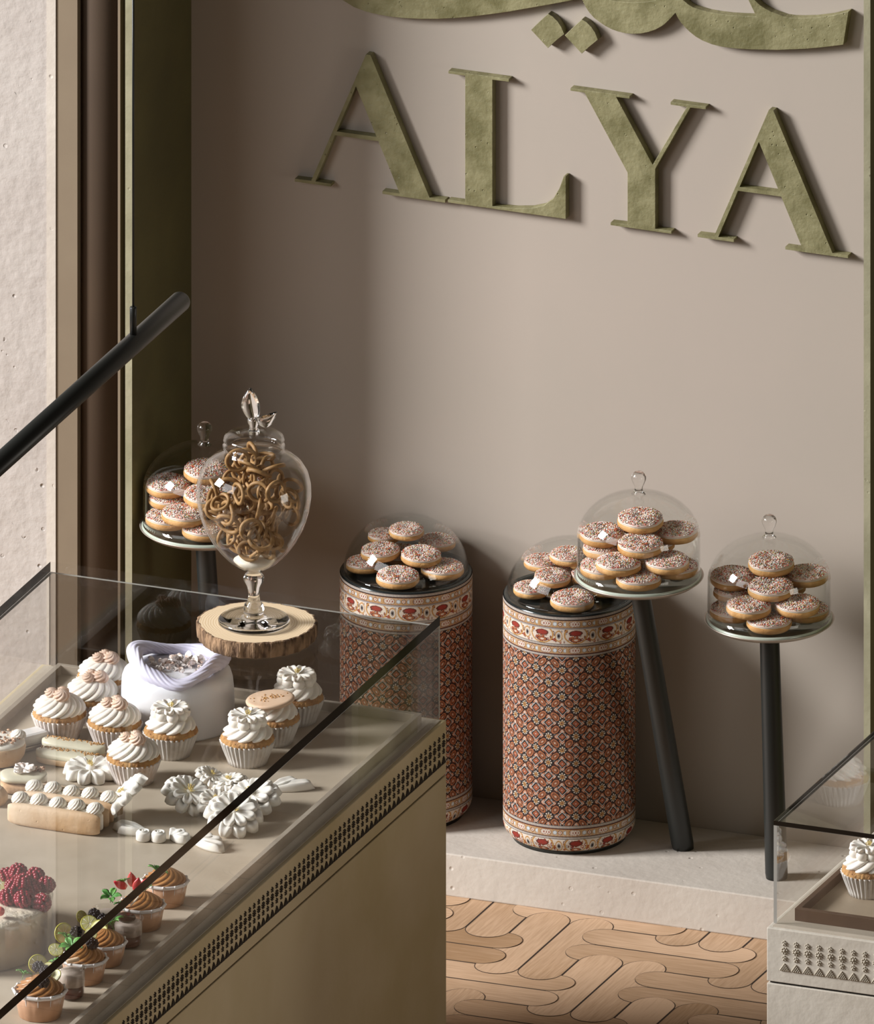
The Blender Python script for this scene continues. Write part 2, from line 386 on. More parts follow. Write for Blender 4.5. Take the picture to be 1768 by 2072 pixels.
sign('letter_y', [[(142,472),(460,516),(460,529),(388,520),(583,882),(765,573),(678,561),(678,546),(868,572),(868,586),(785,577),(597,905),(597,1226),(684,1238),(684,1253),(357,1206),(357,1191),(448,1202),(448,925),(218,497),(142,486)]], 'olive stone capital letter Y, third letter of the wall sign', 'sign letter', C3)
sign('calligraphy_stroke', [[(300,-110),(365,0),(430,40),(500,66),(560,80),(630,93),(700,101),(800,106),(900,106),(1000,101),(1100,92),(1200,79),(1300,65),(1400,47),(1500,30),(1620,8),(1700,-10),(1700,-110)]], 'broad olive stone calligraphy stroke curving across the upper left of the wall', 'sign letter', C2)
sign('calligraphy_stroke', [[(190,-60),(205,0),(225,40),(245,70),(270,97),(300,120),(330,140),(365,158),(400,170),(440,179),(480,182),(520,180),(560,172),(600,158),(640,136),(672,106),(705,70),(718,97),(735,122),(757,148),(780,170),(812,196),(850,218),(900,238),(950,250),(1020,260),(1100,265),(1250,268),(1400,262),(1500,253),(1604,240),(1632,62),(1540,84),(1450,95),(1380,97),(1330,96),(1290,90),(1220,65),(1185,46),(1160,30),(1130,2),(1100,-60),(1060,-60),(1095,0),(1137,88),(1070,86),(1000,82),(940,75),(880,65),(835,52),(800,40),(776,26),(760,12),(742,-3),(720,-60),(620,-60),(598,2),(560,9),(480,13),(400,9),(350,0),(320,-60)]], 'wavy olive stone calligraphy stroke at the top right of the wall', 'sign letter', C3)
dia = [(203,104),(230,120),(255,145),(275,175),(290,213),(245,250),(203,288),(155,236),(112,190),(158,145)]
sign('calligraphy_dot', [dia], 'right-hand olive stone diamond dot above the letter Y', 'sign dot', C3)
sign('calligraphy_dot', [[(x-181, y-30) for x, y in dia]], 'left-hand olive stone diamond dot between letters L and Y', 'sign dot', C3)
# ================================================================== PENDANT LAMP
pe = at(366, 609, Z=2.08)
lamp = empty('pendant_lamp', (pe.x, pe.y, pe.z), 0, 'long black tube pendant lamp hanging above the left display counter', 'lamp')
MB().tube([(0, 0, 0), (0, -.004, 0), (0, -1.5, 0)], [.0222, .0234, .0234], 40).build('tube', 'black', lamp)
q = at(269.5, 690, X=pe.x)-pe; yq = q.y
MB().lathe([(.0078, 0), (.0080, .07), (.0068, .072)], 20, c=(0, yq, .017)).build('stem', 'black', lamp)
MB().lathe([(.0026, 0), (.0026, .9)], 10, c=(0, yq, .089)).build('cable', 'black', lamp)
# ================================================================== DRUMS
def hexc(h): return np.array(lin(h)[:3])
def carpet(R_, H):
    nu, nv = 1000, 600
    us = np.arange(nu)/nu; vs = np.linspace(0, 1, nv)          # v from top
    Ug, Vg = np.meshgrid(us*2*PI*R_, vs*H)
    col = np.zeros((nv, nu, 3)); 
    CR, GO, OR, RD, BK, WH, GR, BR = map(hexc, ('c6b9ab', 'a97f4a', '9c5f3e', '7c2f26', '1b1312', 'ccc4be', '8e8884', '5c3027'))
    rr = np.random.default_rng(3)
    def paint(mask, c): col[mask] = c
    # field
    px = 2*PI*R_/30; pz = .0325
    a = (Ug/px+Vg/pz)/2*1.0; b = (Ug/px-Vg/pz)/2*1.0
    a = a+.018*np.sin(Vg*160+Ug*70); b = b+.018*np.sin(Ug*150-Vg*90)
    fa = a-np.round(a); fb = b-np.round(b); dd = np.maximum(abs(fa), abs(fb)); rd = np.hypot(fa, fb)
    paint(np.ones_like(a, bool), BK)
    # small pearls everywhere
    p5 = np.hypot(a*5-np.round(a*5), b*5-np.round(b*5)); kk = (np.round(a*5)*7+np.round(b*5)*13).astype(int) % 5
    for q_, c_ in enumerate((GR, CR*.8, BR, GR*.8, OR*.7)): paint((p5 < .36) & (kk == q_), c_)
    for (oa, ob, sa_, sb_) in ((.5, 0, .15, .25), (0, .5, .25, .15)):
        ga = a-oa-np.round(a-oa); gb = b-ob-np.round(b-ob); e = np.hypot(ga/sa_, gb/sb_)
        paint(e < 1.22, BK); paint(e < 1.02, OR*1.05); paint(e < .70, BK*1.5); paint(e < .55, OR*.8); paint(e < .22, CR*.8)
    ga = a-.5-np.round(a-.5); gb = b-.5-np.round(b-.5); e = np.hypot(ga, gb); th = np.arctan2(gb, ga)
    paint(e < .20, BK); paint((e < .185) & (np.cos(th*8) > -.1), CR*.95); paint(e < .115, BK); paint(e < .10, GO); paint(e < .045, BR)
    # corner leaves wrapping each diamond
    paint((abs(dd-.27) < .035) & (abs(abs(fa)-abs(fb)) < .2), OR*1.1); paint((abs(dd-.27) < .012) & (abs(abs(fa)-abs(fb)) < .12), CR)
    paint(dd < .212, WH*.72); paint(dd < .185, BK); paint(dd < .125, OR*.9); paint((dd < .10) & (np.sin(fa*90)*np.sin(fb*90) > .1), RD*1.2); paint(rd < .03, CR*.8)
    fl = (np.sin(Ug*2200)*np.sin(Vg*2300) > .5) ; col[fl] = col[fl]*.72+WH*.12
    # bands
    def band(z0, z1): return (Vg >= z0) & (Vg < z1)
    def gold(z0, z1):
        bd = band(z0, z1); zc = (z0+z1)/2; h = (z1-z0)/2; col[bd] = GO*.9
        t = (Vg-zc)/h; P = 2*PI*R_/14; s = Ug/P-np.floor(Ug/P); k = np.floor(Ug/P)
        n = np.sin(Ug*1500)*np.sin(Vg*1700) > .35; col[bd & n] = CR*.85
        e = np.maximum(abs(s-.3)/.19, 0)**3+abs(t/.72)**3; m1 = bd & (e < 1); col[m1] = BR; col[bd & (e < .75)] = CR*.95
        n2 = np.sin((s-.3)*70)*np.cos(t*5) > .3; col[bd & (e < .5) & n2] = RD
        for cx in (.62, .8, .98): 
            e = np.hypot((s-cx)*P/h, t); col[bd & (e < .55)] = (BR if cx == .8 else GR); col[bd & (e < .4)] = (CR if cx == .8 else hexc('b9c0c4')); 
            if cx == .8: col[bd & (e < .18)] = OR
        col[bd & (abs(t) > .86)] = BR
    def grey(z0, z1):
        bd = band(z0, z1); col[bd] = GR*.9; col[bd & (np.sin(Ug*2500+Vg*2000) > .3)] = CR*.8; zc = (z0+z1)/2; h = (z1-z0)/2; col[bd & (abs(Vg-zc) > h*.7)] = BK*1.5
    def floral(z0, z1):
        bd = band(z0, z1); col[bd] = CR; zc = (z0+z1)/2; h = (z1-z0)/2; P = 2*PI*R_/12
        s = Ug/P-np.floor(Ug/P); t = (Vg-zc)/h
        for q in range(150):
            k = q % 15; cx = rr.random(); cz = rr.uniform(-.9, .9); rx = rr.uniform(.018, .05); rz = rr.uniform(.10, .26); c = (RD, OR, BR, GR, RD)[q % 5]
            if q > 46: break
            ds = abs(s-cx); ds = np.minimum(ds, 1-ds); e = np.hypot(ds/rx, (t-cz)/rz); col[bd & (e < 1)] = c; 
            if rz > .17: col[bd & (e < .5)] = CR if q % 2 else OR
        ds = abs(s-.5); e = np.hypot(ds/.10, (t+.05)/.72); col[bd & (e < 1.1)] = GO; col[bd & (e < .85)] = CR; col[bd & (e < .55)] = GR*.8; col[bd & (e < .3)] = BK*2
        ds = np.minimum(s, 1-s); e = np.hypot(ds/.2, (t+.45)/.4); col[bd & (e < 1)] = BR; col[bd & (e < .75)] = RD*1.2; e = np.hypot(ds/.17, (t-.5)/.32); col[bd & (e < 1)] = BR; col[bd & (e < .75)] = OR; col[bd & (e < .35)] = CR
        e = np.hypot(ds/.33, (t+.2)/1.15); col[bd & (abs(e-1) < .07)] = GO
    grey(0, .009); gold(.009, .028); col[band(.028, .031)] = GR; floral(.031, .066); grey(.066, .073); gold(.073, .092); grey(.092, .099)
    grey(H-.070, H-.062); gold(H-.062, H-.043); grey(H-.043, H-.036); floral(H-.036, H+.001)
    return col.reshape(-1, 3)
DR = .149; DH = .579
def make_drum():
    root = empty('carpet_drum', (0, 0, 0))
    nu, nv = 1000, 600; th = np.arange(nu)/nu*2*PI; v = np.linspace(0, 1, nv); s = v*DH     # s from top
    rc = .030; z = DH-s; r = np.full(nv, DR)
    mlow = z < rc+.004; zz = np.clip((rc+.004-z)/(rc+.004), 0, 1); r = np.where(mlow, DR-rc*(1-np.sqrt(1-np.clip(zz, 0, 1)**2*.93)), r)
    z = z*(DH-.008)/DH+.008
    X = (r[:, None]*np.cos(th)[None]); Yy = (r[:, None]*np.sin(th)[None]); Z = np.repeat(z[:, None], nu, 1)
    V = np.stack([X, Yy, Z], -1).reshape(-1, 3)
    i = np.arange(nu); i2 = (i+1) % nu; j = np.arange(nv-1)[:, None]*nu
    Fc = np.stack([j+nu+i, j+nu+i2, j+i2, j+i], -1).reshape(-1, 4)
    me = bpy.data.meshes.new('carpet_wrap'); me.vertices.add(len(V)); me.vertices.foreach_set('co', V.ravel())
    me.loops.add(Fc.size); me.loops.foreach_set('vertex_index', Fc.ravel().astype(np.int32)); me.polygons.add(len(Fc)); me.polygons.foreach_set('loop_start', np.arange(0, Fc.size, 4, dtype=np.int32))
    me.update(calc_edges=True); me.polygons.foreach_set('use_smooth', np.ones(len(Fc), bool))
    c = carpet(DR, DH); a = me.color_attributes.new('Col', 'FLOAT_COLOR', 'POINT'); a.data.foreach_set('color', np.concatenate([c, np.ones((len(c), 1))], 1).astype(np.float32).ravel())
    me.materials.append(colattr('woven_carpet', .85, .8, .15)); me.update()
    o = bpy.data.objects.new('carpet_wrap', me); COL.objects.link(o); o.parent = root
    MB().lathe([(.10, 0), (.128, .0), (.128, .012), (.11, .014)], 64).build('base', 'black', root)
    MB().lathe([(.02, DH-.014), (.147, DH-.014), (.1475, DH+.003), (.142, DH+.003), (.132, DH-.004), (.09, DH-.004), (.086, DH-.002), (.003, DH-.002)], 96).build('plate', 'tray_metal', root)
    return root
drum_kind = Kind(make_drum)
def wall_x(px, Y): return ((px-PX0)/S-SA*Y)/CA
D1 = Vector((wall_x(821.5, -.152), -.152, ZP)); D2 = Vector((wall_x(1151.5, -.152), -.152, ZP))
drum_kind.put(D1, 2.0, 'left drum stool wrapped in patterned carpet, partly behind the display case', 'drum stool', 'carpet drum stools')
drum_kind.put(D2, 1.0, 'right drum stool wrapped in patterned carpet, fully in view on the plinth', 'drum stool', 'carpet drum stools')
def make_low_dome():
    root = empty('glass_dome', (0, 0, 0)); p = []
    for k in range(0, 25):
        t = PI/2*k/24; p.append((.1405*math.cos(t)+.0001, .128*math.sin(t)))
    MB().lathe(p, 96, cap=False).build('shell', 'dome', root, solid=.0022)
    return root
low = Kind(make_low_dome)
DT1 = D1+Vector((0, 0, DH)); DT2 = D2+Vector((0, 0, DH))
low.put(DT1+Vector((0, 0, .0035)), 0, 'low glass dome without a knob, on the left carpet drum', 'glass dome', 'glass domes over the cookies')
low.put(DT2+Vector((0, 0, .0035)), 0, 'low glass dome without a knob, on the right carpet drum', 'glass dome', 'glass domes over the cookies')
# ================================================================== COOKIES
def make_cookie():
    root = empty('sprinkled_cookie', (0, 0, 0)); rr = random.Random(5)
    wob = lambda a, t: 1+.012*math.sin(3*a+1)+.008*math.sin(7*a)
    MB().lathe([(.001, -.0155), (.038, -.0155), (.047, -.013), (.0518, -.007), (.0522, -.001), (.0495, .0030), (.001, .0035)], 48, fr=wob).build('biscuit', 'biscuit', root)
    MB().lathe([(.001, .002), (.0485, .0012), (.0508, .003), (.0495, .0058), (.045, .008), (.001, .008)], 48, fr=wob).build('icing', 'cream', root)
    def top(r):
        return .0080+.0085*math.sin(min(1, max(0, (.0500-r)/.022))*PI/2)-.0055*math.exp(-(r/.012)**2)
    mb = MB(); prof = [(.0505, .0045), (.0507, .0060)]+[(r, top(r)) for r in (.0495, .0475, .045, .041, .036, .030, .024, .018, .013, .009, .005, .001)]
    mb.lathe(prof, 48, fr=wob); pal = [hexc(h) for h in ('f7f0ea', 'f0e2d9', 'f7f1ee', 'c0392b', 'c84a42', 'c77a4c', 'a9b3b4', 'a9ae5a', 'dc9a88', 'f5efe9', 'e8dacd', '4f3a3c', 'd59a4e', 'ece2da')]
    cols = [(*hexc('d8bfb3'), 1)]*len(mb.v)
    n = 1050
    for i in range(n):
        r = .0500*math.sqrt((i+.5)/n); a = i*2.399963+rr.uniform(-.3, .3); c = pal[rr.randrange(len(pal))]*rr.uniform(.9, 1.15)
        s = rr.uniform(.0013, .0019); k = len(mb.v); q = r*wob(a, 0)
        cx, cy, cz = q*math.cos(a), q*math.sin(a), top(r)+s*.35+rr.uniform(0, .0006)
        mb.add([(cx+s, cy, cz), (cx, cy+s, cz), (cx-s, cy, cz), (cx, cy-s, cz), (cx, cy, cz+s), (cx, cy, cz-s)], [(0,1,4),(1,2,4),(2,3,4),(3,0,4),(1,0,5),(2,1,5),(3,2,5),(0,3,5)])
        cols += [(*c, 1)]*6
    mb.cols = cols; mb.build('sprinkle_topping', 'sprinkle', root)
    return root
cookie = Kind(make_cookie)
def pile(center, lay, where):
    for (u_, w_, z_, s_, tx, ty, txt) in lay:
        p = Vector(center)+Vector((CA*u_-SA*w_, SA*u_+CA*w_, z_))
        o = cookie.put(p, 0, 'sprinkled iced cookie, '+txt+where, 'cookie', 'sprinkled cookies under glass', scale=s_)
        o.rotation_euler = (Matrix.Rotation(YAW, 3, 'Z') @ Matrix.Rotation(math.radians(tx), 3, 'X') @ Matrix.Rotation(math.radians(ty), 3, 'Y') @ Matrix.Rotation(random.uniform(0, 6.28), 3, 'Z')).to_euler()
TALL = [(-.082,-.008,.0155,.98,2,0,'bottom layer at the left'), (.000,-.083,.0155,.98,0,0,'bottom layer at the front'), (.083,-.010,.0155,.98,0,0,'bottom layer at the right'), (.0,.078,.0155,.95,0,0,'bottom layer at the back'),
        (-.046,-.070,.046,.98,0,2,'second layer left of the front'), (.063,-.058,.046,.98,2,0,'second layer right of the front'), (-.078,.032,.046,.92,0,0,'second layer at the left back'), (.035,.065,.046,.9,0,0,'second layer at the back'),
        (-.082,.036,.0775,.98,3,0,'third layer at the left'), (.004,-.032,.0775,1,3,0,'third layer in the middle'), (.083,.050,.0775,.97,0,-2,'third layer at the right'),
        (.0,.082,.085,.85,0,0,'third layer at the back'), (.004,.033,.113,1,4,0,'topmost of the pile')]
LOW1 = [(-.094,.0,.0165,.80,0,0,'bottom layer at the left'), (-.019,-.085,.0165,.94,2,0,'bottom layer at the front'), (.082,-.032,.0165,.93,0,0,'bottom layer at the right'), (-.01,.06,.0165,.9,0,0,'bottom layer at the back'),
        (.034,-.024,.045,.88,3,2,'second layer in the middle'), (-.058,-.003,.047,.86,0,-3,'second layer at the left'), (.070,.072,.042,.80,0,0,'second layer at the right back'), (-.050,.078,.055,.70,0,0,'second layer at the left back'), (.001,.045,.079,.76,2,0,'topmost of the pile')]
LOW2 = [(-.086,-.018,.0165,.78,0,2,'bottom layer at the left'), (.007,-.087,.0165,.95,2,0,'bottom layer at the front'), (.082,.0,.0165,.88,0,0,'bottom layer at the right'), (-.02,.068,.0165,.9,0,0,'bottom layer at the back'),
        (-.038,-.022,.047,.80,3,2,'second layer at the front'), (.045,-.01,.047,.8,0,0,'second layer at the right'), (-.060,.066,.050,.80,0,0,'second layer at the left back'), (.04,.075,.046,.78,0,0,'second layer at the right back'), (-.001,.030,.079,.82,2,0,'topmost of the pile')]
pile(DT1+Vector((0, 0, .0)), LOW1, ', on the left carpet drum')
pile(DT2+Vector((0, 0, .0)), LOW2, ', on the right carpet drum')
# ================================================================== PLATE STANDS
def make_cloche():
    root = empty('glass_cloche', (0, 0, 0)); p = [(.1385, 0.0), (.1395, .03), (.1388, .085)]
    for k in range(1, 21):
        t = PI/2*k/20; p.append((.1388*math.cos(t)+.0002, .085+.106*math.sin(t)))
    MB().lathe(p, 96, cap=False).build('shell', 'dome', root, solid=.0022)
    kp = [(.016, .1895), (.0125, .193), (.0095, .197), (.0090, .203), (.0098, .209), (.0135, .215)]
    for k in range(0, 14):
        t = -.6+(PI/2+.6)*k/13; kp.append((.0168*math.cos(t)+.0001, .2275+.0168*math.sin(t)))
    MB().lathe(kp, 40).build('knob', 'solidglass', root)
    return root
cloche = Kind(make_cloche)
def disc_mb():
    mb = MB().lathe([(.001, 0), (.139, 0), (.1415, .002), (.1415, .0085), (.139, .010), (.001, .010)], 96)
    mb.mi = [1 if 96 <= i < 96*4 else 0 for i in range(len(mb.mi))]; return mb
disc = Kind(lambda: disc_mb().build('glass_disc', ['greenglass', 'greenedge']))
def stand(plate, foot, name_, ptxt):
    root = empty('plate_stand', (foot.x, foot.y, ZP), 0, ptxt+' with leaning black leg and steel plate', 'stand', 'plate stands on the plinth')
    L = Vector((plate.x-foot.x, plate.y-foot.y, plate.z-ZP))
    MB().lathe([(.03, -.013), (.10, -.0115), (.134, -.005), (.1455, .004), (.1465, .0058), (.1445, .0058), (.133, -.0005), (.10, -.002), (.001, -.002)], 96, c=tuple(L)).build('plate', 'steel', root)
    MB().lathe([(.024, -.018), (.090, -.0135), (.09, -.0115), (.001, -.0115)], 64, c=tuple(L)).build('plate_bracket', 'black', root)
    top = L-Vector((0, 0, .016)); rows = []
    for t in (0, .02, .5, .98, 1.02):
        c = Vector((0, 0, 0)).lerp(top, min(t, 1)) ; r = .0255-.0035*min(t, 1); r = r-.0015 if t == 0 else r
        c = c+Vector((0,0,.0003)) if t == 0 else c
        rows.append([(c.x+r*math.cos(2*PI*i/40), c.y+r*math.sin(2*PI*i/40), c.z) for i in range(40)])
    MB().grid(rows[:4]+[rows[4]], True, 0, True, True, True).build('leg', 'blackleg', root)
    k = {'left': 'left glass cloche', 'middle': 'middle glass cloche', 'right': 'right glass cloche'}[name_]
    disc.put(plate+Vector((0, 0, .0003)), 0, 'glass disc with green edge on the %s plate stand' % name_, 'glass disc', 'glass discs')
    cloche.put(plate+Vector((0, 0, .0106)), 0, {'left': 'tall glass cloche with round knob, farthest left, behind the apothecary jar', 'middle': 'tall knobbed glass cloche on the middle plate stand, beside the right carpet drum', 'right': 'tall glass cloche with round knob farthest right, near the green edge of the wall'}[name_], 'glass cloche', 'glass domes over the cookies')
    pile(plate+Vector((0, 0, .0106)), TALL, ', under the '+k)
def platepos(px, py, Y):
    p = at(px, py, Y=Y); return p
P1 = platepos(414, 1068, -.21); 
XX = .155; yy = ((414-PX0)/S-CA*XX)/SA; P1 = Vector((XX, yy, (( PY0-1068)/S+SA*SE*XX-CA*SE*yy)/CE))
P2 = platepos(1292, 1167.5, -.345); P3 = platepos(1556, 1255, -.27)
stand(P1, Vector((.178, -.27, ZP)), 'left', 'left plate stand half hidden behind the jar')
stand(P2, at(1382, 1716, Z=ZP), 'middle', 'middle plate stand beside the right carpet drum')
stand(P3, at(1571, 1776, Z=ZP), 'right', 'right plate stand')
# ================================================================== COUNTERS
ZC = .85
def relief(mb, origin, du, n0, n1, out, pitch=.0277, big=1.0):
    """embossed bead ornament columns along unit vector du on a face, out = outward normal"""
    du = Vector(du); out = Vector(out)
    pat = []
    for dz in (-.034, -.070):
        pat += [(0, dz, .0021), (-.0042, dz+.002, .0016), (.0042, dz+.0015, .0016), (-.003, dz-.0045, .0016), (.003, dz-.004, .0016), (0, dz+.0052, .0016)]
    for k in range(8): pat.append((.0068*math.cos(k*PI/4+.3), -.052+.0068*math.sin(k*PI/4+.3), .0017))
    pat.append((0, -.052, .0028))
    for row in range(5):
        for k in range(row+1): pat.append(((k-row/2)*.0048, -.084-.0036*row, .0018))
    for n in range(n0, n1):
        for (x, z, r) in pat:
            r = r*big
            c = Vector(origin)+du*(n*pitch+x)+Vector((0, 0, z)); t = Vector((0,0,1)); 
            vs = [c+du*r, c+t*r, c-du*r, c-t*r, c+out*r*1.7]
            vs += [c+(du+t)*r*.6+out*r*1.1, c+(t-du)*r*.6+out*r*1.1, c+(-du-t)*r*.6+out*r*1.1, c+(du-t)*r*.6+out*r*1.1]
            mb.add(vs, [(0,5,4,8),(1,6,4,5),(2,7,4,6),(3,8,4,7),(0,1,5),(1,2,6),(2,3,7),(3,0,8)])
    return mb
def counter(x0, x1, y0, y1, body, label, face, beadmat):
    root = empty('display_counter', ((x0+x1)/2, (y0+y1)/2, 0), 0, label, 'counter')
    off = Vector((-(x0+x1)/2, -(y0+y1)/2, 0))
    def P(mb): 
        return mb.xform(Matrix.Translation(off))
    P(MB().box((x0, y0, 0), (x1, y1, .715))).build('cabinet_body', body, root, bevel=.002)
    P(MB().box((x0+.006, y0+.006, .7151), (x1-.006, y1-.006, .7199))).build('shadow_gap', 'slot', root)
    P(MB().box((x0, y0, .72), (x1, y1, ZC-.002))).build('top_band', body, root, bevel=.002)
    P(MB().box((x0+.010, y0+.010, ZC-.0019), (x1-.010, y1-.010, ZC))).build('worktop', 'countertop', root)
    mb = MB(); 
    if face == 'x': relief(mb, (x1, y1-.020, ZC), (0, -1, 0), 0, 95, (1, 0, 0), big=1.3)
    else: relief(mb, (x0+.043, y0, ZC), (1, 0, 0), 0, 26, (0, -1, 0), big=1.3)
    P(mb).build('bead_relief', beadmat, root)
    return root
c1 = at(903, 1455, Z=ZC); X1, Y1 = c1.x, c1.y
g1 = at(890, 1453, Z=ZC); gx, gy = g1.x, g1.y          # outer back-right corner of the left glass case
gl = gx-.9407
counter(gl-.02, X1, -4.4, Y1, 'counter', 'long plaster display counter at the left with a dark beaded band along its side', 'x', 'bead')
c2 = at(1551, 1875, Z=ZC); X2, Y2 = c2.x, c2.y
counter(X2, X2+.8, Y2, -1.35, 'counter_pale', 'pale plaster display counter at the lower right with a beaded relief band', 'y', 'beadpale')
GH = .2465; T = .008
def case(name, x0, x1, y0, y1, label, front, backmat, TT):
    """glass box standing on a counter; each pane is a part"""
    root = empty(name, ((x0+x1)/2, (y0+y1)/2, ZC), 0, label, 'glass case'); off = Vector((-(x0+x1)/2, -(y0+y1)/2, -ZC))
    def pane(nm, a, b, mats, edgeidx, em=1):
        mb = MB().box(a, b)
        for e in edgeidx: mb.mi[e] = em
        mb.xform(Matrix.Translation(off)); return mb.build(nm, mats, root)
    z0 = ZC+.0005; z1 = ZC+GH-TT-.0003
    pane('back_pane', (x0, y1-T, z0), (x1, y1, z1), [backmat, 'paneedgepale'], (1, 3, 5))
    pane('right_pane', (x1-T, y0, z0), (x1, y1-T-.0003, z1), ['pane', 'paneedgepale'], (1,))
    pane('left_pane', (x0, y0, z0), (x0+T, y1-T-.0003, z1), ['pane', 'paneedgepale'], (1, 2))
    if front: pane('front_pane', (x0+T+.0003, y0, z0), (x1-T, y0+T, z1), ['pane', 'paneedgepale'], (1,))
    pane('top_pane', (x0, y0, z1+.0003), (x1, y1, ZC+GH), ['panetop', 'paneedge'], (2, 3, 5))
    return root
case('glass_case', gl, gx, -4.2, gy, 'large glass display case full of cupcakes on the left counter', False, 'paneback', .024)
g2 = at(1565, 1868, Z=ZC); 
case('glass_case', g2.x, g2.x+.74, g2.y, -1.40, 'glass display case with a corner facing us on the right counter', True, 'pane', .011)
ZT = ZC+.0295; TF = ZC+.008          # tray rim top, tray floor
def tray(x0, x1, y0, y1, label, mats):
    root = empty('tray', ((x0+x1)/2, (y0+y1)/2, ZC), 0, label, 'tray'); cx, cy = (x0+x1)/2, (y0+y1)/2; hx, hy = (x1-x0)/2, (y1-y0)/2; t = .0125
    MB().box((-hx+.001, -hy+.001, .0006), (hx-.001, hy-.001, .0078)).build('base', mats[0], root)
    h = ZT-ZC; mb = MB()
    o = [(-hx, -hy), (hx, -hy), (hx, hy), (-hx, hy)]; i_ = [(-hx+t, -hy+t), (hx-t, -hy+t), (hx-t, hy-t), (-hx+t, hy-t)]
    vs = [(x, y, z) for z in (.0004, h) for (x, y) in o]+[(x, y, z) for z in (.0079, h) for (x, y) in i_]; fs = []
    for k in range(4):
        n = (k+1) % 4
        fs += [(k, n, n+4, k+4), (8+n, 8+k, 12+k, 12+n), (4+k, 4+n, 12+n, 12+k)]
    mb.add(vs, fs, 0, False); mb.build('rim', mats[1], root, bevel=.0008)
    return root
tr = at(853, 1443, Z=ZT); tl = at(118, 1340.5, Z=ZT)
tray(tl.x, tr.x, -4.1, tr.y, 'large grey stone tray with raised rim inside the left glass case', ('tray', 'trayrim'))
t2 = at(1607.5, 1838, Z=ZT)
tray(t2.x, t2.x+.6, t2.y, -1.45, 'brown rimmed stone tray inside the right glass case', ('trayfloor', 'traybrown'))
# ================================================================== WOOD SLAB AND APOTHECARY JAR
ZG = ZC+GH+.0006
sl = at(518.5, 1292, Z=ZG)
def slab():
    root = empty('wood_slab', sl, .4, 'round wood slice with rough bark edge on the glass case top, under the jar', 'wood slice'); rr = random.Random(2)
    n = 220; w_ = [1+.018*math.sin(3*2*PI*i/n+1)+.012*math.sin(5*2*PI*i/n)+.010*math.sin(23*2*PI*i/n+rr.random()*.8)+.008*rr.uniform(-1, 1) for i in range(n)]
    H = .0395
    def fr(a, t): return w_[int(round(a/(2*PI)*n)) % n]
    mb = MB(); mb.lathe([(.130, .001), (.1335, .004), (.1345, H*.5), (.1350, H-.003), (.1325, H-.0005), (.129, H-.0004)], n, fr=fr, cap=False)
    for i in range(len(mb.v)):
        x, y, z = mb.v[i]; k = 1+rr.uniform(-.007, .007); mb.v[i] = (x*k, y*k, z)
    mb.build('bark', 'bark', root)
    m, nt, b = new_mat('growth_rings'); tc = nt.nodes.new('ShaderNodeTexCoord'); wv = nt.nodes.new('ShaderNodeTexWave'); wv.wave_type = 'RINGS'; wv.rings_direction = 'Z'; wv.inputs['Scale'].default_value = 55; wv.inputs['Distortion'].default_value = 2.2; wv.inputs['Detail'].default_value = 3; wv.inputs['Detail Scale'].default_value = 1.2
    nt.links.new(tc.outputs['Object'], wv.inputs[0]); r = nt.nodes.new('ShaderNodeValToRGB'); r.color_ramp.elements[0].color = lin('c9ad87'); r.color_ramp.elements[1].color = lin('dcc8a9'); nt.links.new(wv.outputs[0], r.inputs[0]); nt.links.new(r.outputs[0], b.inputs['Base Color']); b.inputs['Roughness'].default_value = .7; M['rings'] = m
    MB().lathe([(.129, .0012), (.129, H-.0003)], n, fr=fr, smooth=False).build('wood_face', 'rings', root)
    return H
HS = slab()
JZ = ZG+HS+.0006
jb = at(513.5, 1261, Z=JZ)
jar = empty('apothecary_jar', jb, YAW, 'tall footed glass apothecary jar filled with baked rings, on the wood slice', 'jar')
foot = [(.001, 0), (.074, 0), (.080, .003), (.081, .009), (.077, .0135), (.060, .0155), (.03, .017), (.022, .021), (.0235, .034), (.022, .045), (.0145, .053), (.0125, .070), (.0150, .088), (.0225, .103), (.0235, .111), (.020, .118), (.013, .122)]
MB().lathe(foot, 72).build('foot', 'solidglass', jar)
bp_ = [(.004, .124), (.018, .126), (.035, .136), (.055, .150), (.078, .175), (.098, .203), (.114, .235), (.1245, .27), (.1295, .305), (.1285, .335), (.1215, .362), (.107, .385), (.088, .400), (.072, .408), (.066, .414), (.0665, .420)]
def bowl_r(z):
    for (r0, z0), (r1, z1) in zip(bp_, bp_[1:]):
        if z0 <= z <= z1: return r0+(r1-r0)*(z-z0)/(z1-z0)
    return .06
MB().lathe(bp_, 96, cap=False).build('bowl', 'jarglass', jar, solid=.003)
lid = MB().lathe([(.0665, .4205), (.0695, .422), (.070, .428), (.066, .431), (.067, .436), (.069, .441), (.066, .449), (.055, .456), (.035, .4605), (.014, .463)], 96, cap=False).build('lid', 'jarglass', jar, solid=.003)
fin = MB().lathe([(.014, .461), (.010, .467), (.0095, .474), (.014, .483), (.0145, .489), (.010, .495)], 32)
def petal_blob(mb, base, tip, w0, th_, bend=(0,0,0)):
    b = Vector(base); t_ = Vector(tip); ax = t_-b; side = Vector((1,0,0)) if abs(ax.normalized().x) < .8 else Vector((0,0,1)); side = (side-ax*(side.dot(ax)/ax.length_squared)).normalized(); nn = ax.cross(side).normalized(); rows = []
    for k in range(17):
        t = k/16; wi = max(w0*(math.sin(PI*min(1, t*.86+.14))**.8), .0006); c = b+ax*t+Vector(bend)*math.sin(PI*t)
        rows.append([tuple(c+side*wi*math.cos(2*PI*i/20)+nn*wi*th_*math.sin(2*PI*i/20)*(1-.35*math.cos(2*PI*i/20))) for i in range(20)])
    mb.grid(rows, True, 0, True, True, True)
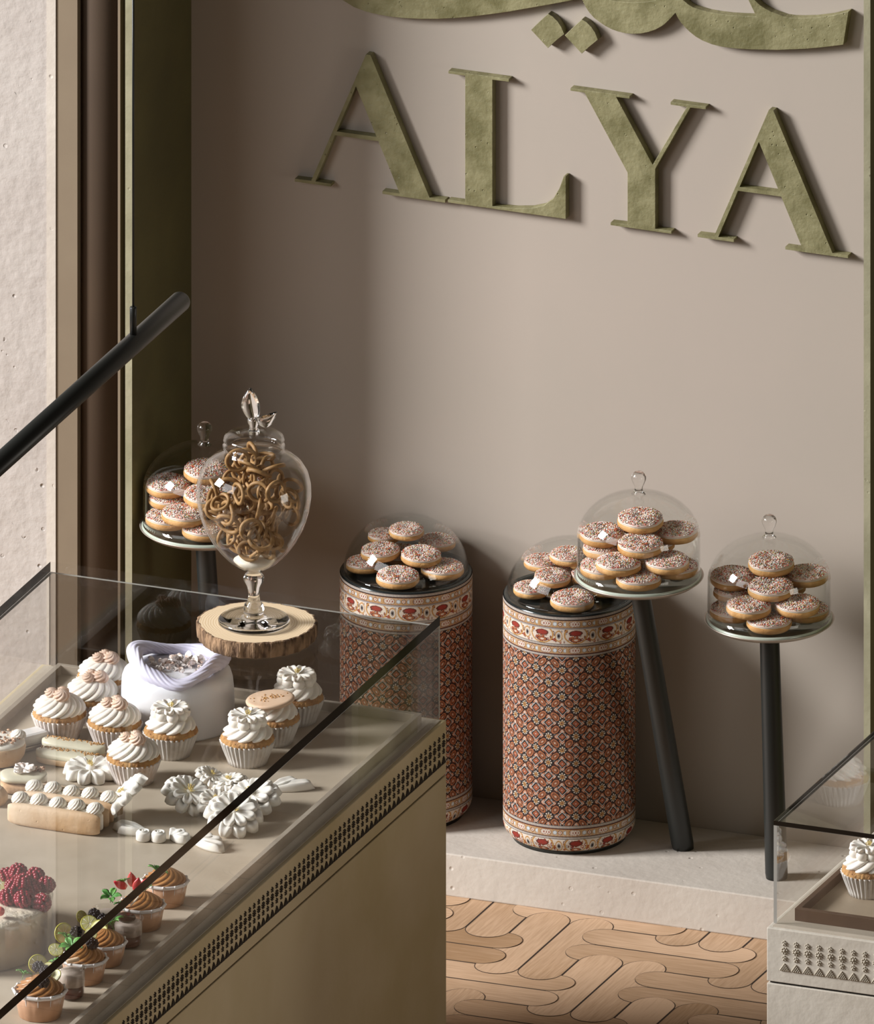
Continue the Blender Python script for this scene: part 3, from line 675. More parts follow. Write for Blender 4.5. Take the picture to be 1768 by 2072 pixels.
petal_blob(fin, (0, 0, .490), (-.008, 0, .566), .0205, .55, (-.004, 0, 0)); petal_blob(fin, (.004, 0, .488), (.052, -.006, .510), .0150, .6, (0, 0, -.012))
fin.build('bird_finial', 'solidglass', lid)
MB().lathe([(.001, .1275), (.018, .130), (.036, .142), (.046, .152), (.03, .160), (.001, .163)], 48).build('icing_sugar', 'cream').location = jb
o = bpy.data.objects['icing_sugar']; tag(o, 'mound of pale icing sugar in the pointed bottom of the jar', 'sugar', kind='stuff')
def make_ring():
    n = 30; return MB().tube([(.0235*math.cos(2*PI*i/n)*(1+.05*math.sin(2*PI*i/n)), .0235*math.sin(2*PI*i/n), .0015*math.sin(4*PI*i/n)) for i in range(n)], .0045, 10, closed=True).build('baked_ring', 'crackers')
ring = Kind(make_ring); rr = random.Random(11); placed = []
tries = 0
while len(placed) < 76 and tries < 20000:
    tries += 1
    z = rr.uniform(.172, .398)**1.0; sc_ = rr.uniform(.85, 1.15); Rm = bowl_r(z)-.03
    if z > .35: Rm = min(Rm, .045)
    if Rm < .004: continue
    r = Rm*math.sqrt(rr.random()); a = rr.uniform(0, 2*PI); p = Vector((r*math.cos(a), r*math.sin(a), z))
    if min([(p-q_).length for q_ in placed] or [1]) < .0215: continue
    placed.append(p); ring.put(jb+p, rot=(rr.uniform(-1.6, 1.6), rr.uniform(-1.6, 1.6), rr.uniform(0, 6)), label='brown baked ring among the many filling the apothecary jar', cat='cracker ring', group='baked rings in the jar', scale=sc_)
# ================================================================== CUPCAKES
def swirl(prof, n=9, twist=2.2, amp=.12, seg=108, c=(0,0,0), vs_=40, mb=None, mi=0, sharp=.6):
    """piped frosting: ridged, twisting profile"""
    mb = mb or MB(); rows = []
    rs = np.array([p[0] for p in prof]); zs = np.array([p[1] for p in prof]); t0 = np.linspace(0, 1, len(prof))
    for k in range(vs_+1):
        t = k/vs_; r = float(np.interp(t, t0, rs)); z = float(np.interp(t, t0, zs)); row = []
        for i in range(seg):
            a = 2*PI*i/seg; q = abs(math.sin(.5*n*(a-twist*t))); rd = r*(1-amp+amp*q**sharp*1.4); row.append((c[0]+rd*math.cos(a), c[1]+rd*math.sin(a), c[2]+z+amp*.25*r*q*(1-t)))
        rows.append(row)
    return mb.grid(rows, True, mi, True, True, True)
def smooth_prof(p, n=24):
    t0 = np.linspace(0, 1, len(p)); t = np.linspace(0, 1, n); return list(zip(np.interp(t, t0, [a[0] for a in p]), np.interp(t, t0, [a[1] for a in p])))
def cup_base(root, paper, k=1.0):
    pl = lambda a, t: 1+.030*(1 if math.sin(34*a) > 0 else -1)*min(1, .35+t)*abs(math.sin(34*a))**.5
    MB().lathe([(.044, 0), (.0465, .010), (.051, .022), (.0555, .035), (.0605, .050), (.0622, .0545)], 340, fr=pl).build('paper_case', paper, root)
    jit = random.Random(1); lump = lambda a, t: 1+.030*abs(math.sin(13*a+2*math.sin(3*a)))+.012*math.sin(5*a)+jit.uniform(-.012, .012)
    MB().lathe([(.052, .048), (.0578, .050), (.0598, .056), (.0575, .063), (.050, .068), (.03, .070), (.001, .071)], 160, fr=lump).build('cake_top', 'muffin', root)
    return root
FR = [(.040, .061), (.054, .062), (.0575, .067), (.0575, .073), (.0545, .080), (.049, .087), (.041, .0935), (.031, .099), (.018, .103), (.004, .105)]
def make_cup_rose():
    root = cup_base(empty('cupcake', (0, 0, 0)), 'paper'); swirl(smooth_prof(FR), 15, 1.5, .10, 180).build('frosting', 'frosting', root)
    for (x, y, s) in ((-.017, -.004, .9), (.008, -.016, 1.1), (.006, .010, .85)):
        mb = swirl(smooth_prof([(.011, 0), (.0155, .004), (.0165, .009), (.013, .015), (.008, .019), (.002, .021)]), 8, 2.6, .30, 96, vs_=22); mb.xform(Matrix.Translation((x, y, .0985 if s > 1 else .100)) @ Matrix.Rotation(.35, 4, 'X') @ Matrix.Scale(s, 4)); mb.build('rosette', 'rose', root)
    return root
def petal(mb, ang, r0, r1, wid, h, z0, tilt=0, up=.0, hollow=.35, mi=0, round_=1.0):
    """thick two-lobed sugar petal: rounded body with raised lips round a hollow"""
    ca, sa_ = math.cos(ang), math.sin(ang); L = r1-r0; NS, NQ = 11, 12
    def P(s, q, low):
        # s 0..1 along, q -1..1 across
        hw = wid*(math.sin(PI*min(1, .10+.80*s))**.75)*(.55+.45*s) if s < 1 else 0
        w_ = wid*math.sqrt(max(0, 1-((s-.62)/.40)**2)) if s > .62 else wid*(.16+.84*math.sin(PI/2*s/.62)**1.1)
        y = w_*q; x = r0+L*s
        if low: return x, y*.96, z0+up*s
        edge = 1-q*q
        d = h*(.25+.75*min(1, (edge*3.5))**.5)*(.55+.45*min(1, s*2.2)); tip = min(1, (1-s)*7)**.5 if s > .85 else 1
        cr = hollow*h*math.exp(-((abs(q)-.0)/.42)**2)*math.sin(PI*min(1, s*1.02))
        return x, y, z0+up*s+(d*tip if tip < 1 else d)-cr+tilt*s*h
    rows = []
    for k in range(NS+1):
        s = k/NS; row = []
        for j in range(NQ+1): q = -1+2*j/NQ; row.append(P(s, math.sin(q*PI/2), False))
        for j in range(4): q = 1-2*j/3; row.append(P(s, q, True))
        rows.append([(ca*x-sa_*y, sa_*x+ca*y, z) for x, y, z in row])
    mb.grid(rows, True, mi, True, True, True)
def stamens(root, z, r=.009, n=22, mat_='stamen'):
    mb = MB(); rr_ = random.Random(n)
    for i in range(n):
        a = rr_.uniform(0, 2*PI); q = rr_.uniform(.1, 1)*r; h = rr_.uniform(.003, .007)
        mb.tube([(q*.5*math.cos(a), q*.5*math.sin(a), z-.003), (q*math.cos(a), q*math.sin(a), z+h)], .00055, 5); mb.ball((q*math.cos(a), q*math.sin(a), z+h), .0011, 6)
    return mb.build('stamens', mat_, root)
def make_cup_flower():
    root = cup_base(empty('cupcake', (0, 0, 0)), 'papergrey'); swirl(smooth_prof([(.040, .062), (.053, .064), (.055, .071), (.050, .079), (.044, .087), (.036, .092), (.02, .094), (.004, .095)]), 10, 1.6, .14).build('frosting', 'frosting', root)
    mb = MB()
    for k in range(8): mb.ball((.031*math.cos(k*PI/4+.4), .031*math.sin(k*PI/4+.4), .099), .0145, 18, sz=.95)
    for k in range(9): petal(mb, k*2*PI/9, .003, .045, .0122, .010, .106, up=.004, hollow=.7)
    mb.build('piped_flower', 'frosting', root); stamens(root, .118, .010, 20)
    return root
def make_cup_cookie():
    root = cup_base(empty('cupcake', (0, 0, 0)), 'papergrey'); swirl(smooth_prof([(.040, .062), (.053, .064), (.053, .071), (.049, .079), (.044, .087), (.036, .093), (.02, .094), (.004, .095)]), 10, 1.6, .14).build('frosting', 'frosting', root)
    mtx = Matrix.Translation((-.006, -.01, .103)) @ Matrix.Rotation(-.10, 4, 'Y')
    d = MB().lathe([(.001, -.006), (.049, -.006), (.0545, -.003), (.0555, .002), (.053, .0052), (.048, .006), (.001, .0058)], 72).xform(mtx).build('biscuit_disc', mat('blush_biscuit', 'd3b295', 'd9bca1', 30, .6), root)
    mb = MB(); rr_ = random.Random(4)
    for i in range(46):
        a = rr_.gauss(0, .018); b = rr_.gauss(0, .009); mb.ball((a, a*.25+b, .0068), rr_.uniform(.0012, .0022), 7, sz=.7)
    mb.xform(mtx).build('gold_crumbs', 'goldcrumb', d)
    return root
def make_cup_plain():
    root = cup_base(empty('cupcake', (0, 0, 0)), 'papergrey'); swirl(smooth_prof([(.040, .062), (.052, .064), (.054, .072), (.049, .082), (.042, .092), (.033, .102), (.022, .111), (.010, .118), (.002, .121)]), 10, 2.4, .16).build('frosting', 'frosting', root); return root
cr, cf, ck, cp = Kind(make_cup_rose), Kind(make_cup_flower), Kind(make_cup_cookie), Kind(make_cup_plain)
G = 'cupcakes in the glass cases'
for (px, py, rz, txt) in ((120, 1491, 0.2, 'cupcake with white frosting and blush rosettes, farthest left behind the glazed fingers'), (232, 1509, .5, 'cupcake with blush rosettes, between the leftmost cupcake and the flower-topped one'), (186, 1457, 1.1, 'cupcake with blush rosettes, second from the back of the left row'), (211, 1417, .8, 'cupcake with blush rosettes, rearmost, touching the tray corner side beside the lavender cake'), (270, 1580, .4, 'frontmost cupcake with blush rosettes, right behind the leaning flower cookie')):
    cr.put(at(px, py, Z=TF), rz, txt, 'cupcake', G)
cf.put(at(345, 1526, Z=TF), .1, 'cupcake topped with a white piped flower, directly in front of the white cake', 'cupcake', G)
cf.put(at(500.6, 1542, Z=TF), .5, 'flower-topped cupcake left of the dark glass edge, in front of the biscuit-topped one', 'cupcake', G)
cf.put(at(600, 1458, Z=TF), .9, 'rearmost flower-topped cupcake, behind the biscuit-topped one', 'cupcake', G)
ck.put(at(552, 1500, Z=TF), YAW, 'cupcake topped with a round blush biscuit with gold crumbs', 'cupcake', G)
cf.put(at(1757, 1807, Z=TF), .3, 'cupcake topped with a white flower, inside the right glass case', 'cupcake', G)
q = at(1690, 1619, Z=TF); cp.put(Vector((2*g2.x-q.x, q.y, TF)), .3, 'cupcake with plain white swirl, inside the right case, seen mirrored in its left pane', 'cupcake', G)
# ================================================================== WHITE CAKE
ckc = at(359, 1463, Z=TF)
cake = empty('celebration_cake', ckc, YAW, 'tall white fondant cake with a twisted lavender rope ring on top', 'cake')
def crease(a, t):
    k = max(0, math.cos(a+.6)); return 1+.010*k*math.sin(9*a+7*t)+.003*math.sin(5*a)
MB().lathe([(.124, 0), (.127, .004), (.1275, .03), (.1275, .06), (.1265, .09), (.125, .112), (.121, .124), (.112, .131), (.095, .134), (.05, .135), (.001, .135)], 160, fr=crease).build('cake_body', 'fondant', cake)
def rope():
    mb = MB(); n = 260; m_ = 64; rows = []
    for i in range(n):
        a = 2*PI*i/n; Rr = .096+.004*math.sin(3*a)+.003*math.sin(5*a+1); zc = .147+.007*math.sin(2*a+2.2)-.010*math.exp(-((a-4.72)/.35)**2)+.006*math.exp(-((a-2.6)/.5)**2); row = []
        Rr += .010*math.exp(-((a-4.72)/.3)**2)
        wdt = .017+.004*math.sin(3*a+.5); ht = .017+.005*math.sin(2*a+1.)
        for j in range(m_):
            b = 2*PI*j/m_; f = 1+.11*abs(math.sin(4.5*(b+2.6*a+.5*math.sin(3*a))))-.06+.05*math.sin(2*b+5*a); x = Rr+wdt*f*math.cos(b); row.append((x*math.cos(a), x*math.sin(a), zc+ht*f*math.sin(b)))
        rows.append(row)
    return mb.grid(rows, True, 0, True, close_v=True)
rope().build('rope_ring', 'lavender', cake)
mb = MB(); rr = random.Random(9)
for i in range(80):
    a = rr.uniform(0, 2*PI); q = min(.072, abs(rr.gauss(0, .034))); s = rr.uniform(.008, .015); k = len(mb.v)
    n = 8; P = [[(s*t*math.cos(PI*j/n-PI/2), s*t*.8*math.sin(PI*j/n-PI/2), .004*math.sin(t*2+j)) for j in range(n+1)] for t in (.05, .5, 1)]
    mb.grid(P); P2 = [[(x, y, z-.0014) for x, y, z in row] for row in P]; mb.grid([r_[::-1] for r_ in P2])
    mb.xform(Matrix.Translation((q*math.cos(a)*1.1, q*math.sin(a)*.75, .1430+rr.uniform(0, .016)*(1-q/.08))) @ Matrix.Rotation(rr.uniform(-1, 1), 4, 'X') @ Matrix.Rotation(rr.uniform(0, 6), 4, 'Z') @ Matrix.Rotation(rr.uniform(-.8, .8), 4, 'Y'), k)
o = mb.build('chocolate_curls', 'chip', cake); o['kind'] = 'stuff'
# ================================================================== FLOWER COOKIES
def make_flower(n=9, R1=.066, wid=.0172, h=.026, layers=1):
    def f():
        root = empty('sugar_flower', (0, 0, 0)); mb = MB()
        for k in range(n): petal(mb, 2*PI*k/n, .008, R1, wid, h, .0, hollow=.28)
        if layers > 1:
            for k in range(n-1): petal(mb, 2*PI*(k+.5)/(n-1), .005, R1*.78, wid*.84, h*.45, h*.75, up=.006, hollow=.45)
        mb.ball((0, 0, h*.55), .012, 16); mb.build('petals', 'sugar', root)
        stamens(root, h*(1.0 if layers == 1 else 1.35), .012, 34); return root
    return f
fA = Kind(make_flower()); fB = Kind(make_flower(10, .062, .0150, .020, 2))
GF = 'white sugar flowers in the left case'
def on(px, py, Z): return at(px, py, Z=Z)
def vrot(tx, ty, tz=0):     # tilts in camera-aligned axes
    return (Matrix.Rotation(YAW, 3, 'Z') @ Matrix.Rotation(math.radians(tx), 3, 'X') @ Matrix.Rotation(math.radians(ty), 3, 'Y') @ Matrix.Rotation(math.radians(tz), 3, 'Z')).to_euler()
fA.put(on(183, 1566, TF+.006), label='flat white sugar flower left of the frontmost cupcake', cat='sugar flower', group=GF, rot=vrot(4, 0, 12), scale=.95)
fA.put(on(258, 1612, TF+.052), label='white sugar flower standing on edge, leaning on the frontmost cupcake', cat='sugar flower', group=GF, rot=vrot(-6, -44, 30), scale=(.98, .98, .75))
fB.put(on(378, 1614, TF+.028), label='tilted white sugar flower at the left of the flower pile', cat='sugar flower', group=GF, rot=vrot(20, 18, 0), scale=1.0)
fB.put(on(424, 1576, TF+.018), label='white sugar flower bud at the back left of the flower pile', cat='sugar flower', group=GF, rot=vrot(8, 25, 20), scale=.62)
fB.put(on(466, 1590, TF+.010), label='small white sugar flower at the back of the flower pile, beside the dark glass edge', cat='sugar flower', group=GF, rot=vrot(0, -10, 50), scale=.72)
fB.put(on(436, 1632, TF+.014), label='white sugar flower in the middle of the pile, crossed by the dark glass edge', cat='sugar flower', group=GF, rot=vrot(12, 10, 70), scale=.85)
fB.put(on(512, 1622, TF+.019), label='large white sugar flower at the right of the flower pile', cat='sugar flower', group=GF, rot=vrot(16, -12, 15), scale=1.1)
fB.put(on(472, 1654, TF+.028), label='large white sugar flower at the front of the flower pile', cat='sugar flower', group=GF, rot=vrot(24, 4, 33), scale=1.1)
def leafpair(px, py, rz, label, L1=.095, n=2, spread=.35, sc_=1, lift=0):
    mb = MB()
    for k in range(n): petal(mb, (k-(n-1)/2)*spread, 0, L1*(1-.22*k), .0165, .020, 0, hollow=.2)
    o = mb.build('sugar_petals', 'sugar', loc=on(px, py, TF+.0008+lift), rot=(0, 0, YAW+rz)); o.scale = (sc_,)*3; return tag(o, label, 'sugar petals', 'loose sugar petals')
leafpair(545, 1602, .45, 'pair of long white sugar petals pointing right from the flower pile', .105, 2, .42)
leafpair(300, 1690, 2.72, 'long white sugar petals at the left end of the front sprig', .092, 2, .26)
leafpair(345, 1698, .15, 'short white sugar petals in the middle of the front sprig', .05, 3, .7)
leafpair(390, 1706, -.30, 'thick white sugar petals at the right end of the front sprig', .092, 3, .42)
def roll(px, py, label):
    mb = MB().lathe([(.0145, 0), (.0165, .003), (.0165, .018), (.0145, .022), (.001, .022)], 36, fr=lambda a, t: 1+.03*math.sin(2*a))
    mb.tube([((.013-.010*t)*math.cos(9*t), (.013-.010*t)*math.sin(9*t), .0225) for t in np.linspace(0, 1, 36)], .0022, 8)
    return tag(mb.build('sugar_roll', 'sugar', loc=on(px, py, TF+.0006)), label, 'sugar roll', 'sugar rolls of the front sprig')
roll(290, 1700, 'left white rolled sugar bud of the front sprig'); roll(321, 1702, 'right white rolled sugar bud of the front sprig')
# ================================================================== FINGERS AND ECLAIRS
def capsule_box(L, W, H, mb=None, n=28, m_=16, sq=3.2):
    """soft loaf: rounded-end bar"""
    mb = mb or MB(); rows = []
    for k in range(n+1):
        t = -1+2*k/n; x = L/2*math.sin(t*PI/2); f = max(0, (1-abs(x/(L/2))**5))**(1/2.2); f = max(f, .02); row = []
        for i in range(m_*2):
            a = PI*i/m_; c, s = math.cos(a), math.sin(a); y = W/2*math.copysign(abs(c)**(2/sq), c)*f; z = H/2+H/2*math.copysign(abs(s)**(2/sq), s)*(.6+.4*f); row.append((x, y, z))
        rows.append(row)
    return mb.grid(rows, True, 0, True, True, True)
def make_finger():
    root = empty('cream_finger', (0, 0, 0)); 
    for s in (-1, 1):
        mb = capsule_box(.225, .027, .054, sq=2.5); mb.xform(Matrix.Translation((0, s*.0265, 0))); mb.build('sponge_half', 'bun', root)
    mb = capsule_box(.218, .030, .050); mb.xform(Matrix.Translation((0, 0, .001))); mb.build('cream_filling', 'whip', root)
    for k in range(5):
        mb = swirl(smooth_prof([(.014, 0), (.0195, .004), (.0200, .010), (.0165, .018), (.010, .024), (.002, .026)]), 12, 2.6, .13, 84, vs_=22)
        mb.xform(Matrix.Translation((-.091+.0455*k, 0, .044+(.002 if k % 2 else 0))) @ Matrix.Rotation(-.2, 4, 'Y')); mb.build('cream_rosette', 'whip', root)
    return root
fg = Kind(make_finger)
fg.put(on(118, 1672, TF), -.02, 'golden sponge finger with a row of cream rosettes, the nearer of the two', 'pastry', 'cream fingers')
fg.put(on(146, 1648, TF), -.02, 'golden sponge finger with a row of cream rosettes, the farther of the two', 'pastry', 'cream fingers')
def make_glazed():
    root = empty('glazed_eclair', (0, 0, 0)); capsule_box(.150, .046, .022).build('pastry', 'bun', root)
    mb = capsule_box(.152, .048, .022, sq=2.6); mb.xform(Matrix.Translation((0, 0, .012))); g_ = mb.build('glaze', 'glaze', root)
    mb = MB(); rr_ = random.Random(8)
    for i in range(150):
        x = rr_.uniform(-.068, .068); y = .010+rr_.gauss(0, .006)+.003*math.sin(x*90); y = max(-.018, min(.02, y)); z = .012+.011+.011*(max(0, 1-abs(y/.024)**2.6))**(1/2.6); mb.ball((x, y, z), rr_.uniform(.0012, .0021), 6)
    mb.build('gold_crumbs', 'goldcrumb', root); return root
ge = Kind(make_glazed)
ge.put(on(149, 1528, TF), -.02, 'ivory glazed eclair with gold crumbs, the farther one, against the cupcakes', 'eclair', 'glazed eclairs')
ge.put(on(137, 1549, TF), -.02, 'ivory glazed eclair with gold crumbs, the nearer one, behind the flat sugar flower', 'eclair', 'glazed eclairs')
# left edge pastries
r_ = empty('cream_slice', on(48, 1600, TF), YAW-.1, 'oblong shortbread slice with ivory icing and blush petals at the left', 'pastry')
capsule_box(.105, .075, .026).build('shortbread', mat('shortbread', 'c9a888', 'b08c68', 40, .8, .5, 120), r_)
mb = capsule_box(.106, .074, .022, sq=2.4); mb.xform(Matrix.Translation((0, 0, .024))); mb.build('icing', 'glaze', r_)
mb = MB(); rr = random.Random(3)
for i in range(9): petal(mb, rr.uniform(0, 6.28), 0, .026, .010, .008, .043+rr.uniform(0, .008), up=.006, hollow=.5)
for i in range(26): mb.ball((rr.uniform(-.02, .045), rr.uniform(-.0, .03), .047), rr.uniform(.002, .004), 7, 1)
mb.build('petals', ['chip', 'praline'], r_)
r_ = empty('praline_bun', on(-2, 1545, TF), YAW, 'round blush bun with praline crumbs and cream, cut by the left edge', 'pastry')
MB().lathe([(.03, 0), (.048, .008), (.058, .026), (.061, .044), (.058, .054), (.001, .056)], 48).build('bun', 'bun', r_)
mb = MB().lathe([(.059, .050), (.058, .057), (.040, .063), (.001, .066)], 48); mb.build('icing', 'whip', r_)
mb = MB()
for i in range(90): a = rr.uniform(0, 6.28); q = .05*math.sqrt(rr.random()); mb.ball((q*math.cos(a), q*math.sin(a), .063+rr.uniform(0, .004)), rr.uniform(.002, .0048), 7, sz=.6)
mb.build('praline_crumbs', 'praline', r_)
mb = swirl(smooth_prof([(.012, 0), (.018, .004), (.016, .012), (.008, .018), (.002, .02)]), 11, 2.4, .15, 66, vs_=18, c=(.043, .01, .058)); mb.build('cream_rosette', 'whip', r_)
r_ = empty('butter_dish', on(52, 1515, TF), YAW+.62, 'small lidded white box at the left rim of the tray', 'box')
MB().box((-.052, -.021, 0), (.052, .021, .012)).build('base', 'steel', r_, bevel=.003); MB().box((-.050, -.024, .0125), (.050, .024, .040)).build('lid', 'ceramic', r_, bevel=.008)
r_ = empty('shell_bun', on(-12, 1626, TF), 0, 'small ribbed brown bun at the left edge beside the cream finger', 'pastry')
swirl(smooth_prof([(.024, 0), (.030, .01), (.030, .024), (.022, .036), (.010, .043), (.002, .045)]), 14, .3, .10, 84).build('bun', 'bun', r_); MB().lathe([(.02, .035), (.015, .043), (.001, .047)], 20).build('sugar_cap', 'chip', r_)
# ================================================================== RASPBERRY CAKE
rc_ = on(-88, 1907, TF); RCZ = TF+.116
rcake = empty('cream_cake', rc_, YAW, 'large pale cream cake in a clear collar at the lower left, under raspberries', 'cake')
mb = MB().lathe([(.205, 0), (.212, .003), (.2125, .102), (.207, .108), (.18, .112), (.10, .114), (.001, .115)], 128, fr=lambda a, t: 1+.006*math.sin(11*a)+.004*math.sin(23*a)); mb.mi = [0 if i < 128*2 else 1 for i in range(len(mb.mi))]
mb.build('cake_body', ['cakeside', 'cakecrumb'], rcake)
MB().lathe([(.2165, 0), (.2185, .03), (.2185, .116)], 36, cap=False, smooth=False).build('clear_collar', 'dome', rcake, solid=.001)
def berry(m_, R_=.021, h=.030, n1=9, name='raspberry'):
    def f():
        mb = MB(); k = 0
        for j in range(7):
            t = j/6; z = h*(.08+.84*t); rr_ = R_*(math.sin(PI*(.16+.72*t))**.8)*.80; n = max(3, int(n1*rr_/R_*1.35))
            for i in range(n): a = 2*PI*(i+.5*(j % 2))/n; mb.ball((rr_*math.cos(a), rr_*math.sin(a), z), R_*.27, 8)
        mb.ball((0, 0, h*.5), R_*.8, 12, sz=.75*h/R_*.62); return mb.build(name, m_)
    return f
rb = Kind(berry('raspberry')); 
BL = [(165,370,.022,'upper middle of the heap'),(45,478,.0,'front left'),(150,492,.0,'front middle'),(285,478,.0,'front right, lying on its side with open hollow'),(262,325,.018,'top right of the heap'),(325,395,.004,'right edge of the heap'),(135,300,.020,'top left of the heap'),(62,330,.006,'back left'),(95,405,.010,'middle left, between the front and the top'),(230,410,.008,'middle right behind the front one')]
for (x, y, dz, t) in BL:
    p = on(x/3.536, 1680+y/3.536+12, RCZ+dz); side = 'hollow' in t
    rb.put(p, rot=(1.2, .3, .6) if side else (rr.uniform(-.35, .35), rr.uniform(-.35, .35), rr.uniform(0, 3)), label='red raspberry on the cream cake, '+t, cat='raspberry', group='raspberries on the cream cake', scale=1.05)
def make_lime():
    root = empty('lime_slice', (0, 0, 0)); MB().lathe([(.001, -.0014), (.0165, -.0014), (.0165, .0014), (.001, .0014)], 40, smooth=False).build('flesh', 'lime', root)
    MB().tube([(.0172*math.cos(2*PI*i/40), .0172*math.sin(2*PI*i/40), 0) for i in range(40)], .0016, 8, closed=True).build('rind', 'limerind', root)
    mb = MB()
    for k in range(8): a = k*PI/4; mb.tube([(0, 0, .0012), (.0162*math.cos(a), .0162*math.sin(a), .0012)], .0005, 5)
    mb.build('membranes', 'cream', root); return root
lm = Kind(make_lime); lm.put(on(0, 1786, RCZ+.012), label='lime slice on the cream cake at the left edge beside the raspberries', cat='lime slice', group='lime slices', rot=(1.2, 0, YAW), scale=1.1)
tag(MB().ball((0, 0, 0), .011, 12).build('red_currant', 'strawberry', loc=on(0, 1844, RCZ+.012)), 'small bright red berry at the left edge, in front of the raspberries', 'berry')
# ================================================================== DESSERT CUPS
def make_cup():
    root = empty('caramel_cup', (0, 0, 0)); fl = lambda a, t: 1+.022*abs(math.cos(6*a))
    MB().lathe([(.045, 0), (.0475, .002), (.053, .030), (.0575, .060), (.056, .0605), (.001, .060)], 96, fr=fl).build('cup', 'cup', root)
    mb = MB().lathe([(.0575, .057), (.0605, .0575), (.062, .061), (.061, .0655), (.0575, .0665), (.055, .064), (.0555, .058)], 144, fr=lambda a, t: 1+.022*abs(math.cos(6*a))**3)
    for k in range(12): a = PI*k/6; mb.tube([(.0465*math.cos(a), .0465*math.sin(a), .003), (.0595*math.cos(a), .0595*math.sin(a), .060)], .0009, 6); mb.ball((.0615*math.cos(a), .0615*math.sin(a), .064), .0042, 8)
    mb.build('rim', 'cuprim', root)
    swirl(smooth_prof([(.045, .060), (.052, .064), (.050, .072), (.041, .080), (.030, .088), (.018, .095), (.008, .099), (.002, .1)]), 12, 2.6, .15, 120, vs_=36).build('caramel_cream', 'caramel', root)
    return root
cup = Kind(make_cup)
def make_jar():
    root = empty('dessert_jar', (0, 0, 0)); MB().lathe([(.026, 0), (.031, .004), (.033, .04), (.0345, .073), (.0365, .076), (.0365, .080), (.0345, .081)], 64, cap=False).build('glass', 'jarglass', root, solid=.002)
    MB().lathe([(.001, .002), (.026, .003), (.0295, .007), (.0305, .032), (.001, .033)], 48).build('jam_layer', 'darkjam', root); MB().lathe([(.001, .0332), (.0306, .0332), (.0318, .064), (.020, .072), (.001, .074)], 48, fr=lambda a, t: 1+.01*math.sin(7*a)).build('mousse_layer', 'mousse', root)
    return root
jr = Kind(make_jar)
ORD = [(80.6, 2055, .98, 'nearest caramel cup, with lime slices and blackberries, at the bottom left'), (170, 1984, .86, 'caramel cup third in the row, behind the nearest jar'), (211, 1948, .82, 'caramel cup with lime slices and mint, fourth in the row'), (287, 1875, .86, 'caramel cup topped with strawberry slices and a rosemary sprig'), (334, 1827, .86, 'farthest caramel cup of the row, bare caramel swirl')]
CUPP = []
for (px, py, s_, t) in ORD:
    p = on(px, py, TF); CUPP.append((p, s_)); cup.put(p, .3, t, 'dessert cup', 'caramel cups along the tray rim', scale=s_)
jr.put(on(144, 2018, TF), 0, 'small glass jar of dark jam and mousse, nearest, behind the nearest caramel cup', 'dessert jar', 'dessert jars', scale=(.95, .95, .95))
jr.put(on(259, 1913, TF), 0, 'small glass jar with a chocolate disc, between the caramel cups', 'dessert jar', 'dessert jars', scale=(.98,.98,.86))
jr.put(on(216, 1892, TF), 0, 'small glass jar half hidden behind the chocolate-disc jar', 'dessert jar', 'dessert jars', scale=(.95,.95,.8))
tag(MB().lathe([(.001, 0), (.021, 0), (.022, .002), (.021, .004), (.001, .004)], 40).build('chocolate_disc', 'choc', loc=on(255, 1913, TF)+Vector((0, 0, .0655)), rot=(.12, .1, 0)), 'dark chocolate disc on the small glass jar between caramel cups', 'chocolate')
def top_at(px, py, zz): return on(px, py, TF+zz)
bb = Kind(berry('blackberry', .0145, .024, 8, 'blackberry'))
def cr2(x, y): return x/3.536, 1680+y/3.536
for (x, y, z, t) in ((312,1095,.088,'front of the nearest cup'), (332,1020,.094,'middle of the nearest cup'), (272,988,.092,'back of the nearest cup beside a lime slice'), (655,812,.080,'on the third cup'), (552,728,.088,'between lime slices, left of the dark glass edge'), (668,602,.084,'top of the fourth cup'), (728,640,.080,'right shoulder of the fourth cup')):
    a, b = cr2(x, y); bb.put(top_at(a, b+8, z), rot=(.3, .2, x*.01), label='blackberry, '+t, cat='blackberry', group='blackberries on the dessert cups')
for (x, y, z, rx, rz, s_, t) in ((270,955,.100,1.25,.2,1.15,'tall behind the blackberries of the nearest cup'),(400,1040,.088,.95,-.9,.8,'right side of the nearest cup'),(352,990,.098,1.2,-.4,.8,'middle of the nearest cup'),(455,735,.092,1.3,.5,1.25,'large one left of the third cup'),(650,745,.086,1.15,-.3,.8,'right of the third cup'),(585,620,.088,1.1,.7,.8,'back left of the fourth cup'),(640,668,.084,.8,.2,1.1,'middle of the fourth cup, crossed by the glass edge'),(710,700,.080,.9,-.5,1.1,'front right of the fourth cup'),(400,855,.080,.7,.3,.9,'pale one between the nearest jar and third cup')):
    a, b = cr2(x, y); lm.put(top_at(a, b, z), label='round lime slice, '+t, cat='lime slice', group='lime slices', rot=(rx, 0, YAW+rz), scale=s_)
def make_mint():
    root = empty('mint_sprig', (0, 0, 0)); MB().tube([(0, 0, -.012), (0, 0, .004)], .0009, 6).build('stem', 'leaf', root)
    for k in range(5):
        mb = MB(); rows = []
        for i in range(9):
            t = i/8; w_ = .0085*math.sin(PI*min(.98, t*.9+.06)); rows.append([(.003+.024*t, w_*q, .004+.010*math.sin(t*1.8)+.0035*abs(q)-.004*t*t+dz) for q, dz in ((-1,0),(-.5,0),(0,0),(.5,0),(1,0),(.5,-.0008),(0,-.0008),(-.5,-.0008))])
        mb.grid(rows, True, 0, True, True, True); mb.xform(Matrix.Rotation(k*2*PI/5+.2, 4, 'Z')); mb.build('leaf', 'leaf', root)
    return root
mt = Kind(make_mint)
